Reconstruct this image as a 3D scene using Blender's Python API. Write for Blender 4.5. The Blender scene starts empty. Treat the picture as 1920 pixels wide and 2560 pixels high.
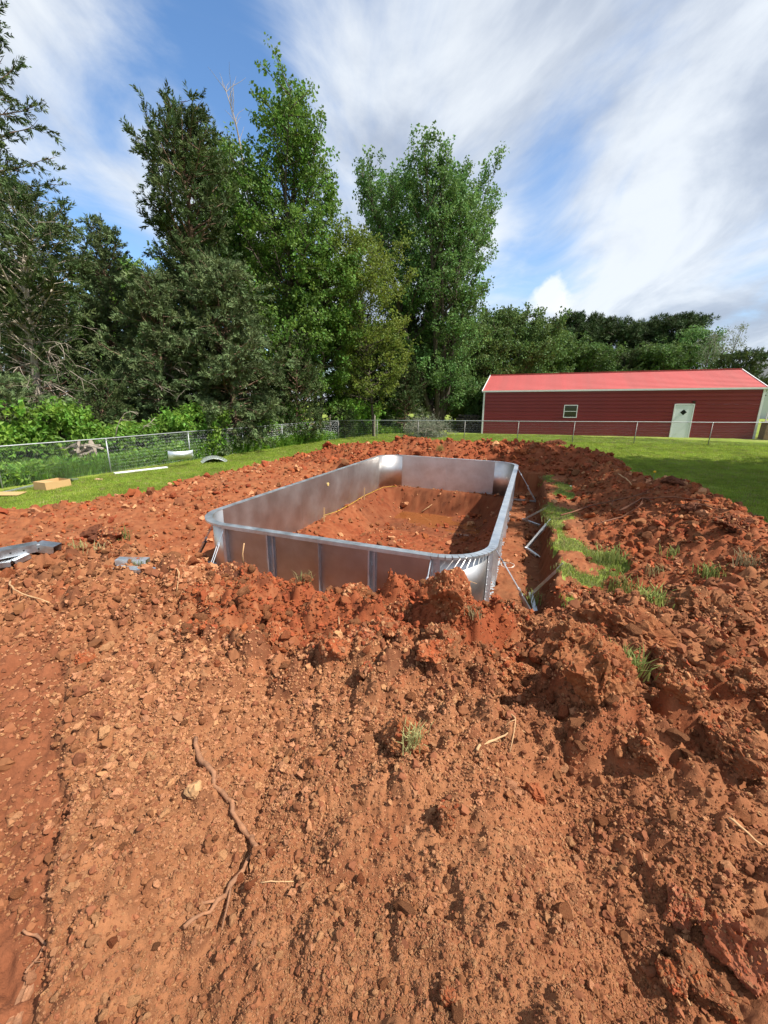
import bpy, math, random
import numpy as np
from mathutils import Vector, Matrix

# ------------------------------------------------------------------ camera
scene = bpy.context.scene
F_PX, PITCH, ROLL = 1001.9, 0.26977, 0.02068        # solved from the pool's known 14 x 28 ft outline
CAM_Z = 2.82
cp, sp, cr, sr = math.cos(PITCH), math.sin(PITCH), math.cos(ROLL), math.sin(ROLL)
FWD = np.array([0, cp, -sp]); UP0 = np.array([0, sp, cp]); RT0 = np.array([1.0, 0, 0])
RT = RT0*cr + UP0*sr; UP = -RT0*sr + UP0*cr
cam_d = bpy.data.cameras.new('camera'); cam = bpy.data.objects.new('camera', cam_d)
scene.collection.objects.link(cam)
cam_d.sensor_fit = 'VERTICAL'; cam_d.sensor_height = 24.0
cam_d.lens = 24.0*F_PX/2560.0
cam_d.clip_start = 0.05; cam_d.clip_end = 2000
cam.matrix_world = Matrix(((RT[0], UP[0], -FWD[0], 0), (RT[1], UP[1], -FWD[1], 0), (RT[2], UP[2], -FWD[2], CAM_Z), (0, 0, 0, 1)))
scene.camera = cam

def ray(u, v): return FWD + RT*(u-960)/F_PX + UP*(1280-v)/F_PX
def at_z(u, v, z):
    d = ray(u, v); return np.array([0, 0, CAM_Z]) + d*((z-CAM_Z)/d[2])
def at_y(u, v, y):
    d = ray(u, v); return np.array([0, 0, CAM_Z]) + d*(y/d[1])

# ------------------------------------------------------------------ light
POOL_X, POOL_Y, POOL_A = -2.8487, 5.7537, -0.34219
SUN_AZ = POOL_A - math.radians(6)                    # the sun stands to the right, along the pool's short side
SUN_EL = math.radians(52)
SUN_DIR = Vector((math.cos(SUN_EL)*math.cos(SUN_AZ), math.cos(SUN_EL)*math.sin(SUN_AZ), math.sin(SUN_EL)))
sun_d = bpy.data.lights.new('sun', 'SUN'); sun = bpy.data.objects.new('sun', sun_d)
scene.collection.objects.link(sun)
sun_d.energy = 5.0; sun_d.angle = math.radians(0.7); sun_d.color = (1.0, 0.95, 0.87)
sun.rotation_euler = SUN_DIR.to_track_quat('Z', 'Y').to_euler()

SKA, SKX = -0.9, 5.2
world = bpy.data.worlds.new('World'); scene.world = world; world.use_nodes = True
def build_world():
    nt = world.node_tree; N = nt.nodes; L = nt.links; N.clear()
    out = N.new('ShaderNodeOutputWorld')
    sky = N.new('ShaderNodeTexSky'); sky.sky_type = 'NISHITA'; sky.sun_disc = False
    sky.sun_elevation = SUN_EL; sky.sun_rotation = math.atan2(SUN_DIR.x, SUN_DIR.y)
    sky.altitude = 200; sky.air_density = 1.0; sky.dust_density = 0.6; sky.ozone_density = 2.0
    bgs = N.new('ShaderNodeBackground'); bgs.inputs[1].default_value = 0.15
    hs = N.new('ShaderNodeHueSaturation'); hs.inputs['Saturation'].default_value = 1.15
    L.new(sky.outputs[0], hs.inputs['Color']); L.new(hs.outputs[0], bgs.inputs[0])
    tc = N.new('ShaderNodeTexCoord')
    def mth(op, a, b=None, c=None, clamp=False):
        m = N.new('ShaderNodeMath'); m.operation = op; m.use_clamp = clamp
        for i, q in enumerate((a, b, c)):
            if q is None: continue
            if isinstance(q, (int, float)): m.inputs[i].default_value = q
            else: L.new(q, m.inputs[i])
        return m.outputs[0]
    def mrange(v, a, b, c=0.0, d=1.0):
        m = N.new('ShaderNodeMapRange'); m.interpolation_type = 'SMOOTHSTEP'
        L.new(v, m.inputs[0])
        for i, q in enumerate((a, b, c, d)): m.inputs[i+1].default_value = q
        return m.outputs[0]
    sep = N.new('ShaderNodeSeparateXYZ'); L.new(tc.outputs['Generated'], sep.inputs[0])
    den = mth('ADD', mth('MAXIMUM', sep.outputs[2], 0.0), 0.22)
    px = mth('DIVIDE', sep.outputs[0], den); py = mth('DIVIDE', sep.outputs[1], den)
    comb = N.new('ShaderNodeCombineXYZ'); L.new(px, comb.inputs[0]); L.new(py, comb.inputs[1])
    def noise(scale, detail, rough, rot, stretch, off, dist=0.0):
        mp = N.new('ShaderNodeMapping'); L.new(comb.outputs[0], mp.inputs[0])
        mp.inputs['Rotation'].default_value = (0, 0, rot); mp.inputs['Scale'].default_value = stretch
        mp.inputs['Location'].default_value = off
        n = N.new('ShaderNodeTexNoise'); L.new(mp.outputs[0], n.inputs[0])
        n.inputs['Scale'].default_value = scale; n.inputs['Detail'].default_value = detail
        n.inputs['Roughness'].default_value = rough; n.inputs['Distortion'].default_value = dist
        return n.outputs[0]
    n1 = noise(0.75, 7, 0.48, SKA, (1.0, 0.42, 1), (SKX, 1.7, 0), 0.5)     # broad streaks
    n2 = noise(2.3, 9, 0.6, SKA, (1.0, 0.6, 1), (7.3, 2.2, 0), 0.6)      # wisps
    cov = mth('ADD', mth('MULTIPLY', n1, 0.62), mth('MULTIPLY', n2, 0.38))
    # breaks of blue and thick banks, each at its own place in the sky
    def blob(u, v, sharp):
        d = ray(u, v); d = d/np.linalg.norm(d)
        vm = N.new('ShaderNodeVectorMath'); vm.operation = 'DOT_PRODUCT'
        L.new(tc.outputs['Generated'], vm.inputs[0]); vm.inputs[1].default_value = tuple(d)
        return mth('EXPONENT', mth('MULTIPLY', mth('SUBTRACT', vm.outputs['Value'], 1.0), sharp))
    for (u, v, s_, a_) in ((420, 60, 50, -0.135), (200, 300, 160, -0.10), (120, 480, 160, -0.03), (250, 570, 90, -0.10), (800, 540, 120, -0.06), (700, 200, 60, -0.03),
                           (1900, 680, 160, -0.16), (1400, 470, 150, -0.10), (1290, 640, 160, -0.05),
                           (1500, 280, 9, 0.085), (1050, 260, 60, 0.04), (40, 130, 90, 0.10), (300, 420, 160, 0.08), (1600, 590, 90, 0.06), (1500, 900, 40, 0.04)):
        cov = mth('ADD', cov, mth('MULTIPLY', blob(u, v, s_), a_))
    mask = mrange(cov, 0.37, 0.54)
    mask = mth('MULTIPLY', mask, 0.93)
    # one bright cumulus head low over the far trees
    mp = N.new('ShaderNodeMapping'); L.new(tc.outputs['Generated'], mp.inputs[0])
    nc = N.new('ShaderNodeTexNoise'); L.new(mp.outputs[0], nc.inputs[0]); nc.inputs['Scale'].default_value = 26; nc.inputs['Detail'].default_value = 8; nc.inputs['Roughness'].default_value = 0.55
    cum = mth('ADD', mth('MULTIPLY', mth('ADD', blob(1375, 715, 2600), mth('ADD', blob(1340, 770, 1600), blob(1405, 760, 2200))), 0.8), mth('MULTIPLY', mth('SUBTRACT', nc.outputs[0], 0.5), 1.5))
    cum = mrange(cum, 0.45, 0.95)
    shade = mrange(noise(1.5, 8, 0.58, -0.9, (1, 0.55, 1), (1.0, 5.0, 0), 0.5), 0.38, 0.62)
    bright = mth('MULTIPLY_ADD', shade, 0.24, 0.43)
    ccol = N.new('ShaderNodeMix'); ccol.data_type = 'RGBA'
    ccol.inputs['A'].default_value = (0.70, 0.80, 0.98, 1); ccol.inputs['B'].default_value = (0.90, 0.95, 1.0, 1)
    L.new(shade, ccol.inputs['Factor'])
    bgc = N.new('ShaderNodeBackground'); L.new(ccol.outputs['Result'], bgc.inputs[0]); L.new(bright, bgc.inputs[1])
    bgu = N.new('ShaderNodeBackground'); bgu.inputs[0].default_value = (0.96, 0.98, 1, 1); bgu.inputs[1].default_value = 0.72
    mx = N.new('ShaderNodeMixShader'); L.new(mask, mx.inputs[0]); L.new(bgs.outputs[0], mx.inputs[1]); L.new(bgc.outputs[0], mx.inputs[2])
    mx2 = N.new('ShaderNodeMixShader'); L.new(mth('MULTIPLY', cum, 0.8), mx2.inputs[0]); L.new(mx.outputs[0], mx2.inputs[1]); L.new(bgu.outputs[0], mx2.inputs[2])
    L.new(mx2.outputs[0], out.inputs[0])
build_world()
scene.view_settings.view_transform = 'Standard'; scene.view_settings.look = 'None'
scene.view_settings.exposure = 0.62; scene.view_settings.gamma = 1.0; scene.view_settings.use_curve_mapping = False
scene.cycles.max_bounces = 6; scene.cycles.transparent_max_bounces = 8
scene.cycles.diffuse_bounces = 3; scene.cycles.glossy_bounces = 4; scene.cycles.caustics_reflective = False; scene.cycles.caustics_refractive = False
scene.cycles.sample_clamp_indirect = 4

# ------------------------------------------------------------------ helpers
COL = scene.collection
def tag(o, label=None, category=None, group=None, kind=None):
    if label: o['label'] = label
    if category: o['category'] = category
    if group: o['group'] = group
    if kind: o['kind'] = kind
    return o
def empty(name, loc=(0, 0, 0), rz=0.0, parent=None):
    o = bpy.data.objects.new(name, None); COL.objects.link(o)
    o.location = loc; o.rotation_euler = (0, 0, rz); o.empty_display_size = 0.2
    if parent: o.parent = parent
    return o
def link_mesh(name, me, mat=None, parent=None, smooth=False):
    if mat is not None and not me.materials: me.materials.append(mat)
    if smooth: me.polygons.foreach_set('use_smooth', np.ones(len(me.polygons), bool))
    o = bpy.data.objects.new(name, me); COL.objects.link(o)
    if parent: o.parent = parent
    return o
def np_mesh(name, V, faces):
    """V (n,3); faces: one (m,k) int array or list of such arrays."""
    if not isinstance(faces, list): faces = [faces]
    faces = [np.asarray(f, np.int32) for f in faces if len(f)]
    me = bpy.data.meshes.new(name)
    V = np.asarray(V, np.float32)
    me.vertices.add(len(V)); me.vertices.foreach_set('co', V.ravel())
    idx = np.concatenate([f.ravel() for f in faces]) if faces else np.zeros(0, np.int32)
    tot = np.concatenate([np.full(len(f), f.shape[1], np.int32) for f in faces]) if faces else np.zeros(0, np.int32)
    start = np.concatenate([[0], np.cumsum(tot)[:-1]]).astype(np.int32) if len(tot) else tot
    me.loops.add(len(idx)); me.loops.foreach_set('vertex_index', idx)
    me.polygons.add(len(tot)); me.polygons.foreach_set('loop_start', start); me.polygons.foreach_set('loop_total', tot)
    me.polygons.foreach_set('use_smooth', np.zeros(len(tot), bool))
    me.update(calc_edges=True)
    return me
class MB:
    def __init__(s): s.V = []; s.F = {3: [], 4: []}; s.n = 0
    def add(s, V, F):
        V = np.asarray(V, float); F = np.asarray(F, int)
        s.V.append(V); s.F[F.shape[1]].append(F + s.n); s.n += len(V); return s
    def box(s, c, d, R=None):
        q = np.array([[x, y, z] for z in (-.5, .5) for y in (-.5, .5) for x in (-.5, .5)])*np.asarray(d, float)
        if R is not None: q = q @ np.asarray(R).T
        return s.add(q+np.asarray(c, float), [[0, 2, 3, 1], [4, 5, 7, 6], [0, 1, 5, 4], [2, 6, 7, 3], [0, 4, 6, 2], [1, 3, 7, 5]])
    def bar(s, a, b, w, h, up=(0, 0, 1)):
        """box of section w x h running from a to b"""
        a = np.asarray(a, float); b = np.asarray(b, float); d = b-a; l = np.linalg.norm(d); d = d/l
        x = np.cross(d, np.asarray(up, float)); 
        if np.linalg.norm(x) < 1e-6: x = np.cross(d, (1., 0, 0))
        x /= np.linalg.norm(x); y = np.cross(x, d)
        return s.box((a+b)/2, (w, l, h), np.stack([x, d, y], 1))
    def tube(s, P, r, n=6, cap=True):
        P = np.asarray(P, float); m = len(P); r = np.broadcast_to(np.asarray(r, float), (m,))
        T = np.gradient(P, axis=0); T /= np.linalg.norm(T, axis=1)[:, None]+1e-9
        ref = np.array([0.31, 0.17, 0.93]); 
        if abs(T.mean(0)@ref) > .9*np.linalg.norm(T.mean(0)): ref = np.array([0.9, 0.3, 0.1])
        A = np.cross(T, ref); A /= np.linalg.norm(A, axis=1)[:, None]+1e-9; B = np.cross(T, A)
        an = np.arange(n)*2*np.pi/n
        V = P[:, None]+r[:, None, None]*(A[:, None]*np.cos(an)[None, :, None]+B[:, None]*np.sin(an)[None, :, None])
        i = np.arange(m-1)[:, None]*n; j = np.arange(n)[None]; j2 = (j+1) % n
        F = np.stack([i+j, i+j2, i+n+j2, i+n+j], -1).reshape(-1, 4)
        V = V.reshape(-1, 3)
        if cap:
            V = np.vstack([V, P[:1], P[-1:]]); k = len(V)
            base = s.n; s.add(V, F)
            jj = np.arange(n); j3 = (jj+1) % n
            s.F[3].append(np.stack([jj*0+k-2, j3, jj], 1)+base); s.F[3].append(np.stack([jj*0+k-1, (m-1)*n+jj, (m-1)*n+j3], 1)+base)
            return s
        return s.add(V, F)
    def prisms(s, A, B, r):
        """many three-sided rods at once"""
        A = np.asarray(A, float); B = np.asarray(B, float); D = B-A; D /= np.linalg.norm(D, axis=1)[:, None]
        X = np.cross(D, [0.2, 0.1, 0.97]); X /= np.linalg.norm(X, axis=1)[:, None]; Y = np.cross(D, X)
        an = np.arange(3)*2*np.pi/3
        off = r*(X[:, None]*np.cos(an)[None, :, None]+Y[:, None]*np.sin(an)[None, :, None])
        V = np.concatenate([A[:, None]+off, B[:, None]+off], 1).reshape(-1, 3)
        b = np.arange(len(A))[:, None]*6
        F = np.concatenate([np.stack([b+k, b+(k+1) % 3, b+3+(k+1) % 3, b+3+k], -1) for k in range(3)], 1).reshape(-1, 4)
        return s.add(V, F)
    def mesh(s, name):
        V = np.vstack(s.V); return np_mesh(name, V, [np.vstack(s.F[k]) for k in (3, 4) if s.F[k]])
    def build(s, name, mat, parent=None, smooth=False):
        return link_mesh(name, s.mesh(name), mat, parent, smooth)
def bevel(o, w=0.004, seg=1):
    m = o.modifiers.new('bevel', 'BEVEL'); m.width = w; m.segments = seg; m.limit_method = 'ANGLE'; return o

def material(name, base=(.5, .5, .5), rough=.8, metal=0.0, spec=0.3, var=0.0, vscale=6.0, bump=0.0, bscale=60.0, attr=None, translucent=0.0, rnd=0.0, rnd_hue=0.0, stretch=(1, 1, 1), var_col=None, coat=0.0, rvar=0.0, world_noise=False):
    m = bpy.data.materials.new(name); m.use_nodes = True; nt = m.node_tree; N = nt.nodes; L = nt.links; N.clear()
    out = N.new('ShaderNodeOutputMaterial'); b = N.new('ShaderNodeBsdfPrincipled')
    b.inputs['Roughness'].default_value = rough; b.inputs['Metallic'].default_value = metal
    b.inputs['Specular IOR Level'].default_value = spec
    tc = N.new('ShaderNodeTexCoord'); mp = N.new('ShaderNodeMapping'); mp.inputs['Scale'].default_value = stretch
    if world_noise:
        ge = N.new('ShaderNodeNewGeometry'); L.new(ge.outputs['Position'], mp.inputs[0])
    else: L.new(tc.outputs['Object'], mp.inputs[0])
    def noise(sc, det=5, rg=.6):
        n = N.new('ShaderNodeTexNoise'); n.inputs['Scale'].default_value = sc; n.inputs['Detail'].default_value = det; n.inputs['Roughness'].default_value = rg
        L.new(mp.outputs[0], n.inputs[0]); return n.outputs[0]
    col = None
    if attr:
        a = N.new('ShaderNodeAttribute'); a.attribute_name = attr; col = a.outputs['Color']
    else:
        c = N.new('ShaderNodeRGB'); c.outputs[0].default_value = (*base, 1); col = c.outputs[0]
    if var_col is not None:
        mr = N.new('ShaderNodeMapRange'); L.new(noise(vscale), mr.inputs[0]); mr.inputs[1].default_value = .38; mr.inputs[2].default_value = .66
        mx = N.new('ShaderNodeMix'); mx.data_type = 'RGBA'; L.new(mr.outputs[0], mx.inputs['Factor']); L.new(col, mx.inputs['A']); mx.inputs['B'].default_value = (*var_col, 1); col = mx.outputs['Result']
    if var or rnd or rnd_hue:
        hs = N.new('ShaderNodeHueSaturation'); L.new(col, hs.inputs['Color']); val = None
        if var:
            mr = N.new('ShaderNodeMapRange'); L.new(noise(vscale*1.7), mr.inputs[0])
            for i, q in enumerate((.25, .75, 1-var, 1+var)): mr.inputs[i+1].default_value = q
            val = mr.outputs[0]
        if rnd or rnd_hue:
            oi = N.new('ShaderNodeObjectInfo')
            mr2 = N.new('ShaderNodeMapRange'); L.new(oi.outputs['Random'], mr2.inputs[0]); mr2.inputs[3].default_value = 1-rnd; mr2.inputs[4].default_value = 1+rnd
            if val is None: val = mr2.outputs[0]
            else:
                mm = N.new('ShaderNodeMath'); mm.operation = 'MULTIPLY'; L.new(val, mm.inputs[0]); L.new(mr2.outputs[0], mm.inputs[1]); val = mm.outputs[0]
            if rnd_hue:
                fr = N.new('ShaderNodeMath'); fr.operation = 'MULTIPLY'; L.new(oi.outputs['Random'], fr.inputs[0]); fr.inputs[1].default_value = 7.31
                f2 = N.new('ShaderNodeMath'); f2.operation = 'FRACT'; L.new(fr.outputs[0], f2.inputs[0])
                mr3 = N.new('ShaderNodeMapRange'); L.new(f2.outputs[0], mr3.inputs[0]); mr3.inputs[3].default_value = .5-rnd_hue; mr3.inputs[4].default_value = .5+rnd_hue
                L.new(mr3.outputs[0], hs.inputs['Hue'])
        L.new(val, hs.inputs['Value']); col = hs.outputs[0]
    L.new(col, b.inputs['Base Color'])
    if rvar:
        mr = N.new('ShaderNodeMapRange'); L.new(noise(vscale*.6), mr.inputs[0])
        for i, q in enumerate((.3, .7, rough-rvar, rough+rvar)): mr.inputs[i+1].default_value = q
        L.new(mr.outputs[0], b.inputs['Roughness'])
    if bump:
        bp = N.new('ShaderNodeBump'); bp.inputs['Strength'].default_value = 1.0; bp.inputs['Distance'].default_value = bump
        L.new(noise(bscale, 6, .65), bp.inputs['Height']); L.new(bp.outputs[0], b.inputs['Normal'])
    if coat: b.inputs['Coat Weight'].default_value = coat
    sh = b.outputs[0]
    if translucent:
        t = N.new('ShaderNodeBsdfTranslucent'); hs2 = N.new('ShaderNodeHueSaturation'); hs2.inputs['Value'].default_value = 1.5; hs2.inputs['Hue'].default_value = .485
        L.new(col, hs2.inputs['Color']); L.new(hs2.outputs[0], t.inputs[0])
        mx = N.new('ShaderNodeMixShader'); mx.inputs[0].default_value = translucent; L.new(sh, mx.inputs[1]); L.new(t.outputs[0], mx.inputs[2]); sh = mx.outputs[0]
    L.new(sh, out.inputs[0]); return m

# instancing of stuff too small to pick apart (crumbs, grass blades, leaves of one crown)
_groups = {}
def instancer_group(sources):
    key = tuple(o.name for o in sources)
    if key in _groups: return _groups[key]
    g = bpy.data.node_groups.new('scatter', 'GeometryNodeTree'); _groups[key] = g
    g.interface.new_socket('Geometry', in_out='INPUT', socket_type='NodeSocketGeometry'); g.interface.new_socket('Geometry', in_out='OUTPUT', socket_type='NodeSocketGeometry')
    N = g.nodes; L = g.links
    gi = N.new('NodeGroupInput'); go = N.new('NodeGroupOutput'); iop = N.new('GeometryNodeInstanceOnPoints'); jn = N.new('GeometryNodeJoinGeometry')
    for o in reversed(sources):          # the join puts the last link first
        oi = N.new('GeometryNodeObjectInfo'); oi.inputs['Object'].default_value = o; oi.inputs['As Instance'].default_value = True
        L.new(oi.outputs['Geometry'], jn.inputs[0])
    def na(name, t):
        n = N.new('GeometryNodeInputNamedAttribute'); n.data_type = t; n.inputs[0].default_value = name; return n.outputs[0]
    L.new(gi.outputs[0], iop.inputs['Points']); L.new(jn.outputs[0], iop.inputs['Instance']); iop.inputs['Pick Instance'].default_value = True
    L.new(na('idx', 'INT'), iop.inputs['Instance Index'])
    er = N.new('FunctionNodeEulerToRotation'); L.new(na('rot', 'FLOAT_VECTOR'), er.inputs[0]); L.new(er.outputs[0], iop.inputs['Rotation'])
    L.new(na('scl', 'FLOAT_VECTOR'), iop.inputs['Scale']); L.new(iop.outputs[0], go.inputs[0])
    return g
def scatter(name, P, rot, scl, sources, rng, parent=None, idx=None):
    P = np.asarray(P, np.float32); n = len(P)
    me = bpy.data.meshes.new(name); me.vertices.add(n); me.vertices.foreach_set('co', P.ravel())
    a = me.attributes.new('rot', 'FLOAT_VECTOR', 'POINT'); a.data.foreach_set('vector', np.asarray(rot, np.float32).ravel())
    scl = np.asarray(scl, np.float32); scl = np.repeat(scl[:, None], 3, 1) if scl.ndim == 1 else scl
    a = me.attributes.new('scl', 'FLOAT_VECTOR', 'POINT'); a.data.foreach_set('vector', np.ascontiguousarray(scl).ravel())
    a = me.attributes.new('idx', 'INT', 'POINT'); a.data.foreach_set('value', (rng.integers(0, len(sources), n) if idx is None else idx).astype(np.int32))
    o = bpy.data.objects.new(name, me); COL.objects.link(o)
    if parent: o.parent = parent
    m = o.modifiers.new('scatter', 'NODES'); m.node_group = instancer_group(sources)
    return o
def source(name, V, F, mat, smooth=False):
    me = np_mesh(name, V, F); me.materials.append(mat)
    if smooth: me.polygons.foreach_set('use_smooth', np.ones(len(me.polygons), bool))
    return bpy.data.objects.new(name, me)
def euler_from_dir(D, spin):
    """rotation taking +Z to D with a spin about it, as XYZ euler: Rz(az) Ry(pol) Rz(spin)"""
    D = D/np.linalg.norm(D, axis=1)[:, None]
    pol = np.arccos(np.clip(D[:, 2], -1, 1)); az = np.arctan2(D[:, 1], D[:, 0])
    ca, sa, cb, sb, cg, sg = np.cos(az), np.sin(az), np.cos(pol), np.sin(pol), np.cos(spin), np.sin(spin)
    R20 = -sb*cg; R21 = sb*sg; R22 = cb; R10 = sa*cb*cg+ca*sg; R00 = ca*cb*cg-sa*sg
    return np.stack([np.arctan2(R21, R22), np.arcsin(np.clip(-R20, -1, 1)), np.arctan2(R10, R00)], 1)

# ------------------------------------------------------------------ noise
def hsh(ix, iy, seed):
    h = (ix.astype(np.int64)*374761393 + iy.astype(np.int64)*668265263 + seed*974634777) & 0xFFFFFFFF
    h = ((h ^ (h >> 13))*1274126177) & 0xFFFFFFFF
    h = ((h ^ (h >> 16))*2246822519) & 0xFFFFFFFF
    return ((h ^ (h >> 15)) & 0xFFFFFF)/float(0x1000000)
def vnoise(x, y, seed):
    ix = np.floor(x); iy = np.floor(y); fx = x-ix; fy = y-iy
    fx = fx*fx*fx*(fx*(fx*6-15)+10); fy = fy*fy*fy*(fy*(fy*6-15)+10)
    ix = ix.astype(np.int64); iy = iy.astype(np.int64)
    a = hsh(ix, iy, seed); b = hsh(ix+1, iy, seed); c = hsh(ix, iy+1, seed); d = hsh(ix+1, iy+1, seed)
    return (a+(b-a)*fx)*(1-fy)+(c+(d-c)*fx)*fy
def fbm(x, y, seed, octv=4, gain=.5):
    t = 0; a = 1; s = 0
    for k in range(octv):
        t = t+a*(vnoise(x*2**k+17.3*k, y*2**k-9.1*k, seed+k)-.5); s += a; a *= gain
    return t/s*2
def clods(x, y, cell, seed, prob=1.0, steep=1.3, flat=.55):
    """angular lumps: returns height (m) and a 0..1 random per lump"""
    X = x/cell; Y = y/cell; ix = np.floor(X).astype(np.int64); iy = np.floor(Y).astype(np.int64)
    best = np.zeros_like(X); bid = np.full_like(X, .5)
    for dx in (-1, 0, 1):
        for dy in (-1, 0, 1):
            jx = ix+dx; jy = iy+dy
            on = hsh(jx, jy, seed+5) < prob
            cx_ = jx+.15+.7*hsh(jx, jy, seed); cy_ = jy+.15+.7*hsh(jx, jy, seed+1)
            r = .28+.5*hsh(jx, jy, seed+2)**1.5; an = hsh(jx, jy, seed+3)*6.283; asp = .6+.4*hsh(jx, jy, seed+4)
            ddx = X-cx_; ddy = Y-cy_
            a = ddx*np.cos(an)+ddy*np.sin(an); b = (-ddx*np.sin(an)+ddy*np.cos(an))/asp
            d = np.maximum(np.maximum(np.abs(a), np.abs(b)), (np.abs(a)*.8+np.abs(b)*.72))
            top = r*flat*(.6+.8*hsh(jx, jy, seed+6))+(a*(hsh(jx, jy, seed+7)-.5)+b*(hsh(jx, jy, seed+8)-.5))*.9
            h = np.where(on, np.clip(np.minimum((r-d)*steep, top), 0, None), 0)
            m = h > best; best = np.where(m, h, best); bid = np.where(m, hsh(jx, jy, seed+9), bid)
    return best*cell, bid
def vnoise3(p, seed):
    z = p[:, 2]; k = np.floor(z); f = z-k; f = f*f*(3-2*f); k = k.astype(int)
    out = np.zeros(len(p))
    for kk in np.unique(k):
        m = k == kk; a = vnoise(p[m, 0]+kk*37.7, p[m, 1]-kk*11.3, seed); b = vnoise(p[m, 0]+(kk+1)*37.7, p[m, 1]-(kk+1)*11.3, seed); out[m] = a+(b-a)*f[m]
    return out-.5
def sst(a, b, t):
    t = np.clip((t-a)/(b-a), 0, 1); return t*t*(3-2*t)

# ------------------------------------------------------------------ terrain
PC, PS = math.cos(POOL_A), math.sin(POOL_A)
def to_local(x, y):
    dx = x-POOL_X; dy = y-POOL_Y; return PC*dx+PS*dy, -PS*dx+PC*dy
def to_world(u, v): return POOL_X+PC*u-PS*v, POOL_Y+PS*u+PC*v
PW, PL, PR, PH = 4.267, 8.534, .61, 1.067
def natural(x, y): return .46+.027*np.clip(x, -40, 40)+.03*fbm(x*.25, y*.25, 900, 2)
YC_X = [-9, -5.5, -4.1, -2.9, -1.9, -1.27, -.6, 0, .55, .9, 1.3, 1.7, 2.9, 4.5, 7]
YC_Y = [4.9, 4.6, 4.3, 4.1, 3.95, 3.8, 3.6, 3.45, 3.25, 3.0, 3.05, 3.2, 3.3, 3.2, 2.6]
YC_Z = [.55, .85, 1.0, 1.1, 1.0, 1.06, .93, 1.07, 1.12, .98, 1.03, 1.05, 1.0, 1.1, 1.1]
def ledge(x, y): return x+.42+.75*y+.07*fbm(y*2.6, y*0, 69, 3)+.03*fbm(x*9, y*9, 75, 2)
def macro(x, y):
    """large shape of the dug ground: height, and the dirt mask"""
    u, v = to_local(x, y)
    hn = natural(x, y)
    wob = .22*fbm(x*.7, y*.7, 50, 3)
    h = hn.copy()
    # graded flat left of the pool, falling to the shelf
    t = sst(-5.0, -1.0, u)
    grad = hn*(1-t)+.02*t
    zone = (v < 9.7) & (v > -8) & (u < 5.5)
    h = np.where(zone & (u < 0), grad, h)
    # trench round the pool
    edge = 5.12+.10*fbm(v*1.1, v*0+3, 61, 2)+.05*fbm(v*5, u*5, 62, 2)
    right = sst(edge-.10, edge+.10, u)
    far = sst(9.25+.1*fbm(u*1.5, u*0, 63, 2), 9.75, v)
    cut = np.maximum(right, far)
    h = np.where((u >= -1) & (u < 5.6) & (v > -6) & (v < 10.2), np.maximum(0, (hn+.03))*cut+.0*(1-cut), h)
    h = np.where((u < 0) & (u > -5) & (v >= 9.2) & (v < 10.5), grad*(1-far)+hn*far, h)
    # the hopper inside the walls
    pit = np.clip((v-2.0)/4.0, 0, 1)*np.clip((8.28-v+.08*fbm(u*3, v*3, 64, 2))/.42, 0, 1)*np.clip((u-.14)/.75, 0, 1)*np.clip((4.1-u)/.55, 0, 1)
    inside = (u > .05) & (u < 4.2) & (v > .05) & (v < 8.48)
    h = np.where(inside, h-.72*pit+(.10*fbm(u*1.0+3, v*1.2, 76, 3)-.10*np.exp(-((u-1.9)/1.3)**2-((v-7.35)/.55)**2)+.06)*np.clip(pit*4-3, 0, 1), h)
    # spoil bank on the right
    uc = np.interp(v, [-6, -2, 1.4, 3, 5.5, 6.4, 7.6, 9, 11, 13], [8.6, 8.0, 7.5, 7.5, 7.55, 7.0, 6.5, 6.5, 6.3, 6.0])
    zc = np.interp(v, [-8, -3, 0, 1.4, 3, 5.5, 6.2, 7.6, 9, 10.5, 12, 13.4], [1.1, 1.25, 1.25, 1.25, 1.3, 1.36, 1.16, 1.22, 1.05, 1.15, 1.1, .6])+wob*.5
    du = u-uc
    inn = np.clip((u-5.85)/np.maximum(uc-5.85, .3), 0, 1); prof = np.where(du < 0, inn**1.15, 1-np.clip(du/1.5, 0, 1))
    prof = prof*prof*(3-2*prof)*.6+prof*.4
    rb = hn+(zc-hn)*prof
    rb = np.where((u > 5.7) & (du < 1.6) & (v < 13.2), rb, -9)
    h = np.maximum(h, rb)
    # spoil bank beyond the far end
    zf = np.interp(u, [-6.4, -5, -3.5, -2, 0, 2, 4, 5.5, 7, 8.4], [.2, .45, .78, 1.05, 1.3, 1.36, 1.38, 1.36, 1.2, .5])+wob*.45
    vc = 11.4+.3*fbm(u*.6, u*0, 66, 2)
    pf = 1-np.clip(np.abs(v-vc)/np.where(v < vc, 1.75, 1.7), 0, 1); pf = pf*pf*(3-2*pf)*.6+pf*.4
    fb = np.where((u > -6.4) & (u < 8.4) & (pf > 0), hn+(zf-hn)*pf, -9)
    h = np.maximum(h, fb)
    # the heap in the foreground, ending in a steep front towards the pool
    yc = np.interp(x, YC_X, YC_Y)+.12*fbm(x*1.6, y*0, 67, 3); zt = np.interp(x, YC_X, YC_Z)
    back = np.clip(yc-y, 0, None)
    top = zt+.10*np.exp(-((back-.15)/.3)**2)*0 - .12*sst(.3, 1.3, back)+.12*sst(1.5, 3.2, back)
    top = top+.20*sst(.5, 3.0, x)*sst(0.4, 2.0, back)+.09*fbm(x*.9, y*.9, 68, 3)
    top = top-.06*sst(-.8, -1.5, x)*sst(2.6, 1.6, y)
    wdt = np.interp(x, [-6, -2, .4, 1.0, 1.6, 3, 5], [1.2, .95, .8, .75, .9, 1.2, 1.3])
    fall = 1-sst(0, 1, (y-yc)/wdt)
    heap = h+(np.maximum(top, h)-h)*fall
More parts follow.
